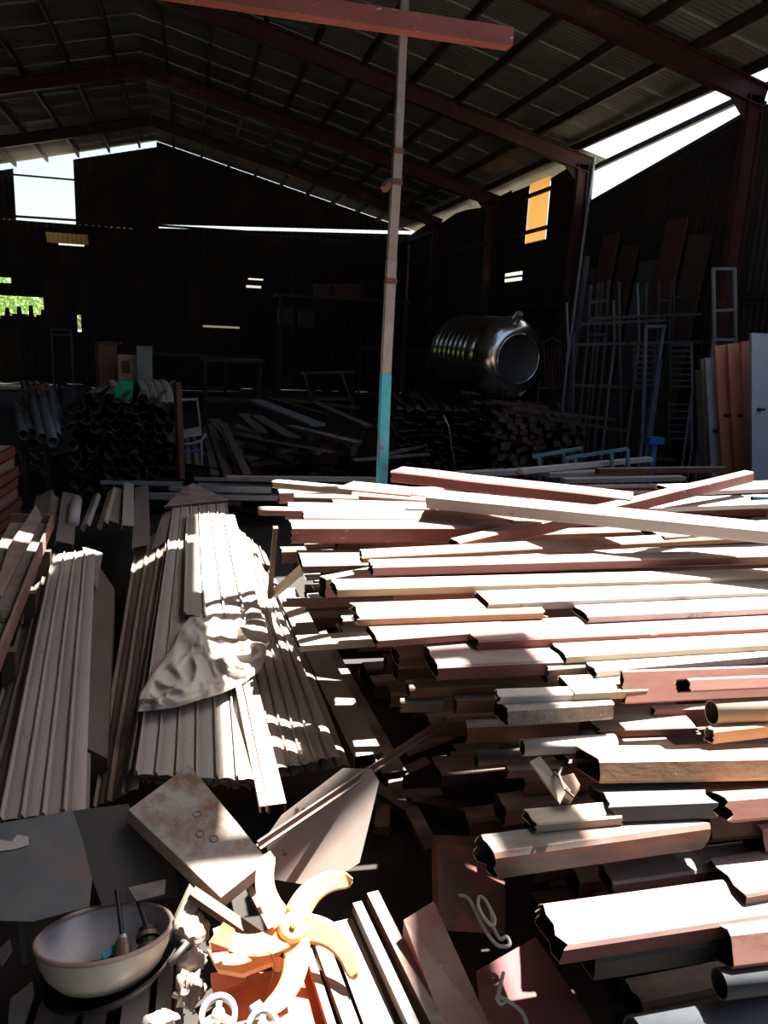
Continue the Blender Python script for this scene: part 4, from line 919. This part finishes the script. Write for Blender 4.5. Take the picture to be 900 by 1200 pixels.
# basket frame to the right of the tank
bk_ = thing('wire_basket', py(655,450,8.6), 'dim wire basket standing right of the steel tank', 'basket')
mk('hoop', MB().path([py(632,440,8.5), py(636,402,8.5), py(648,396,8.5), py(660,405,8.5), py(666,445,8.5)], .014, 8), SCRAP, bk_)
for u in range(638, 666, 4): mk('wire', MB().cyl(py(u,405,8.5), py(u+2,455,8.5), .006, n=6), BROWN, bk_)
mk('bottom_rail', MB().cyl(py(630,455,8.5), py(668,455,8.5), .012, n=8), SCRAP, bk_)
for u in (632, 666): q = py(u,445,8.5); mk('leg', MB().cyl(q, (q.x, q.y, 0), .014, n=8), SCRAP, bk_)

# ------------------------------------------------------------------ rack of frames and ladders by the right wall
def frame(name, label, cat, bars, M, Y, r=.014, group=None, gnd=True):
    o = thing(name, py(bars[0][1], bars[0][2], Y), label, cat, group)
    for (nm, ua, va, ub, vb) in bars:
        p, q = py(ua,va,Y), py(ub,vb,Y); mb = MB().bar(p, q, r*2, r*2, upv=(0,1,0))
        if gnd and nm in ('stile','rod','leg','post') and q.z > .02 and name != 'window_grille': mb.bar(q, (q.x, q.y, 0), r*2, r*2, upv=(0,1,0))
        mk(nm, mb, M, o)
    return o
FRM = mat('frame_grey', (.085,.088,.095), (.06,.062,.068), 6, .5, .2, .08)
RACK = frame('storage_rack', 'tall dim steel storage rack by the right wall', 'rack', [('post',672,390,670,560),('post',725,330,728,560),('post',757,330,755,560),('post',810,405,812,560),('shelf_rail',672,404,830,400),('shelf_rail',668,451,755,455),('shelf_rail',680,380,780,375),('shelf_rail',690,373,822,368)], FRM, 7.7)
frame('ladder_frame', 'narrow ladder leaning behind the steel rack', 'ladder', [('stile',692,334,688,400),('stile',713,328,709,402),('rung',692,354,712,352),('rung',690,376,711,376),('rung',689,392,710,392)], FRM, 7.9)
frame('ladder_frame', 'thin second ladder close beside the narrow leaning ladder', 'ladder', [('stile',701,331,696,402),('stile',706,330,701,402),('rung',698,370,704,370),('rung',697,385,703,385)], FRM, 8.0, .012)
frame('upright_rod', 'single bright rod standing left of the rack', 'rod', [('rod',664,355,666,408)], GALV, 8.0, .010)
frame('upright_rod', 'thin rod rising from the rack right of the ladders', 'rod', [('rod',747,332,749,400)], GALV, 7.8, .010)
frame('upright_rod', 'short rod on the rack near the ladders', 'rod', [('rod',719,352,720,400)], GALV, 7.8, .010)
frame('leaning_prop', 'long dark prop leaning against the column by the rack', 'prop', [('rod',688,300,668,455)], FRM, 8.3, .025)
frame('bed_frame', 'blue-grey folding frame standing open in front of the rack', 'frame', [('leg',757,382,752,515),('leg',778,382,758,520),('leg',774,420,764,500),('top_rail',756,383,780,382)], mat('frame_blue', (.14,.18,.25), None, 6, .5, .2, .08), 7.0)
frame('window_grille', 'dark grille with many thin bars stored in the rack', 'grille', [('stile',785,404,785,460),('stile',810,402,810,460)]+[('bar',785,404+7*k,810,404+7*k) for k in range(8)], FRM, 7.4, .010)
frame('window_grille', 'lower dark grille with thin bars stored in the rack', 'grille', [('stile',783,470,784,525),('stile',808,468,808,525)]+[('bar',783,474+8*k,808,474+8*k) for k in range(6)], FRM, 7.4, .010)
frame('window_grille', 'left dark grille with thin bars behind the blue-grey frame', 'grille', [('stile',742,408,742,455),('stile',766,408,766,455)]+[('bar',742,410+7*k,766,410+7*k) for k in range(7)], FRM, 7.5, .010)
frame('window_frame', 'bright narrow aluminium frame standing above the red doors', 'frame', [('stile',836,314,837,398),('stile',861,315,862,398),('top_rail',836,315,862,315),('middle_rail',837,364,861,363),('bottom_rail',837,398,862,398)], GALV, 6.5, .013)
frame('steel_upright', 'thin bright upright right of the grilles', 'rod', [('rod',810,402,811,460),('rod',810,468,811,520)], GALV, 6.9, .008)
for c4 in ((735,402,772,404),(782,404,800,404),(700,452,750,455),(735,540,790,538)): mk('shelf_edge', MB().bar(py(c4[0],c4[1],7.66), py(c4[2],c4[3],7.66), .05, .03), BAREND, RACK)
for k, (u, vt) in enumerate(((772,330),(790,326),(803,332))):
    frame('window_frame', ('left','middle','right')[k]+' of three dark tall frames behind the rack', 'frame', [('stile',u,vt,u-2,400),('stile',u+14,vt,u+12,400),('rail',u,vt+22,u+14,vt+22)], FRM, 8.2, .012)
# cyan frames
CYM = mat('dull_cyan', (.09,.25,.29), None, 6, .55, 0, .1)
frame('cyan_frame', 'left dull cyan steel frame lying behind the pile', 'frame', [('rail',624,535,682,525),('leg',631,533,633,552),('leg',660,528,661,545)], CYM, 5.3, .012)
frame('cyan_frame', 'right dull cyan steel frame lying behind the pile', 'frame', [('rail',662,537,735,526),('rail',664,540,664,552),('leg',674,536,675,552),('leg',716,528,718,552),('leg',735,526,737,560)], CYM, 5.2, .012)
vq = py(766,520,6.2); mk('vice', MB().bar(py(758,516,6.2), py(775,516,6.2), .1, .06).bar(vq, (vq.x, vq.y, 0), .05, .05), BLUE, None, 'blue bench vice standing behind the cyan frames', 'vice')
# doors leaning at the right
def door(uv, Y, M, label, knob=None, th=.03, extra=None):
    P = [py(u, v, y_) for (u, v, y_) in uv]
    o = thing('locker_door', P[3]+Vector((0,0,0)), label, 'door', 'locker doors leaning at the right')
    mk('panel', MB().prism(P, (.01,th,0)), M, o)
    for i in (0, 2):
        p, q = P[i+1], P[(i+2)%4]
        mk('edge_fold', MB().prism([p, q, q+Vector((-.004,-.012,0)), p+Vector((-.004,-.012,0))], (.008,0,0)), M, o)
    if knob:
        c = py(*knob); k_ = mk('lock', MB().cyl(c, c+Vector((-.005,-.03,0)), .016, n=12), BLACK, o); mk('key_tab', MB().bar(c+Vector((-.005,-.03,0)), c+Vector((.035,-.035,.005)), .008, .02), BLACK, k_)
    return o, P
door([(880,390,5.5),(925,392,5.5),(925,640,5.3),(881,640,5.3)], 5.5, LBLUE, 'light blue-grey locker door with vent slots at the right edge', (889,480,5.42))
o = bpy.data.objects[[x.name for x in bpy.data.objects if x.name.startswith('locker_door')][-1]]
lk = [x for x in bpy.data.objects if x.get('label','').startswith('light blue-grey')][0]
for k in range(5):
    a = py(894,412+4*k,5.49); mk('vent_slot', MB().bar(a, a+Vector((.12,0,0)), .006, .010), BLACK, lk)
door([(868,401,5.75),(881,399,5.75),(883,640,5.6),(878,640,5.6)], 5.7, SALMON, 'salmon locker door, rightmost, partly behind the blue-grey one')
door([(852,403,5.85),(867,402,5.85),(882,640,5.65),(868,640,5.65)], 5.8, SALMON, 'salmon locker door with a lock, second from the right', (866,487,5.75))
door([(837,405,5.95),(852,404,5.95),(868,640,5.75),(852,640,5.75)], 5.9, SALMON, 'salmon locker door with a lock, third from the right', (850,487,5.85))
door([(826,419,6.05),(837,420,6.05),(852,640,5.85),(838,640,5.85)], 6.0, LBLUE, 'slim grey door left of the salmon doors', (837,505,5.95))
door([(821,421,6.15),(827,420,6.15),(842,640,5.95),(832,640,5.95)], 6.1, GREY, 'narrow grey door edge, second from the left of the leaning row')
door([(815,434,6.25),(822,434,6.25),(834,640,6.05),(824,640,6.05)], 6.2, mat('dim_grey', (.14,.14,.13), None, 4, .6), 'dim grey door, leftmost of the leaning row')
# tall boards leaning on the right wall
for k in range(7):
    y_ = 7.9+.5*k; x0 = XW-.10; hgt = 2.9+.25*sin(k*2.1)
    mk('leaning_board', MB().hexa([(x0-.35,y_,0),(x0-.33,y_,0),(x0-.33,y_+.42,0),(x0-.35,y_+.42,0),(x0-.04,y_,hgt),(x0-.02,y_,hgt),(x0-.02,y_+.42,hgt),(x0-.04,y_+.42,hgt)]), (WOOD, BROWN, BLUEG)[k%3], None, ('nearest','second','third','fourth','fifth','sixth','farthest')[k]+' tall dark board leaning on the right wall above the rack', 'board', 'boards leaning on the right wall')

# ------------------------------------------------------------------ far, nearly black end of the shed
def bench(label, x0, x1, y_, h, M, name='workbench', cat='bench'):
    o = thing(name, ((x0+x1)/2, y_, 0), label, cat); mk('top', MB().box((x0,y_,h-.05),(x1,y_+.7,h)), M, o)
    for x in (x0+.05, x1-.09):
        for yy in (y_+.03, y_+.63): mk('leg', MB().box((x,yy,0),(x+.05,yy+.05,h-.05)), M, o)
    mk('shelf', MB().box((x0+.05,y_+.05,.3),(x1-.05,y_+.65,.33)), M, o); return o
bench('long dark workbench before the bright garden opening', -5.2, -2.3, 15, 1.45, PURL)
bench('dark workbench at the back in the middle', -1.2, .8, 16.5, 1.0, WOOD)
bench('pale topped bench far back left of the cyan post', .2, 1.3, 14, 1.05, SCRAP)
frame('blue_rack', 'pale blue metal stand beside the garden opening', 'stand', [('rail',60,386,84,387),('rail',62,392,83,393),('post',83,386,84,405),('post',60,386,61,405)], mat('pale_blue', (.16,.2,.24), None, 5, .5), 14.5, .013)
for k in range(4):
    u = 8+14*k; a = py(u, 372, 15.2)
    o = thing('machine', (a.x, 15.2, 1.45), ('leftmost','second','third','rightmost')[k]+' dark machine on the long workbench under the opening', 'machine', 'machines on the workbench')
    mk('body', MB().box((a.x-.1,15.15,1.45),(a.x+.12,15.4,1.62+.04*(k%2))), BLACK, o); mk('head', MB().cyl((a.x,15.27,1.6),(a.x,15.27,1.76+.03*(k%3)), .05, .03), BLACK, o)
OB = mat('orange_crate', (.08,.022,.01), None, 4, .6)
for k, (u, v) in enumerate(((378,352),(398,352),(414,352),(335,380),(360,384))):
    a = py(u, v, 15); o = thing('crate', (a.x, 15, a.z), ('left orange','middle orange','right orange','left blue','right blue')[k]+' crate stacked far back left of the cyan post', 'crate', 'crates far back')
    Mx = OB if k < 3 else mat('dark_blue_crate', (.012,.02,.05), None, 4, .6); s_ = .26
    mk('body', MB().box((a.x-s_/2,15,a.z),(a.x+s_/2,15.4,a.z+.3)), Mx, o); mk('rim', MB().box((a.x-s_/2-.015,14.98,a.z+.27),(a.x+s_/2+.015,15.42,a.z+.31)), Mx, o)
bench('tall rack carrying the crates far back', 1.6, 4.2, 14.9, 2.25, PURL, 'storage_shelf', 'shelf')
bench('second dark bench far back right', 3.4, 5.0, 16, 1.3, PURL)
frame('trolley_frame', 'dim trolley frame left of the cyan post', 'trolley', [('rail',352,437,415,436),('post',356,438,366,470),('post',400,438,412,470),('rail',362,468,412,468)], SCRAP, 10, .016)
# trees beyond the back wall
def tree(x, y_, hgt, r, label, seed):
    o = thing('tree', (x, y_, -.05), label, 'tree', 'trees behind the shed'); rr = random.Random(seed); mb = MB()
    mk('trunk', MB().cyl((x,y_,-.05),(x+.2,y_,hgt*.6), .16, .08, 10), BARK, o)
    for _ in range(2600):
        d = Vector((rr.gauss(0,1), rr.gauss(0,1), rr.gauss(0,.8))).normalized()*r*rr.random()**.45
        c = Vector((x, y_, hgt))+d; e = Vector((rr.uniform(-1,1), rr.uniform(-1,1), rr.uniform(-1,1))).normalized(); g_ = e.cross(Vector((rr.uniform(-1,1), rr.uniform(-1,1), rr.uniform(-1,1)))).normalized()
        s_ = rr.uniform(.07,.14); mb.add([c-e*s_, c+g_*s_*.45, c+e*s_, c-g_*s_*.45], [(0,1,2,3)])
    lf = mk('foliage', mb, LEAF, o); lf['kind'] = 'stuff'
tree(-9.6, 31, 2.4, 2.2, 'leafy tree at the left of the garden opening', 1); tree(-5.6, 30, 2.2, 2.0, 'leafy tree in the middle of the garden opening', 2); tree(-7.6, 36, 3.0, 2.6, 'leafy tree farthest back behind the garden opening', 3)
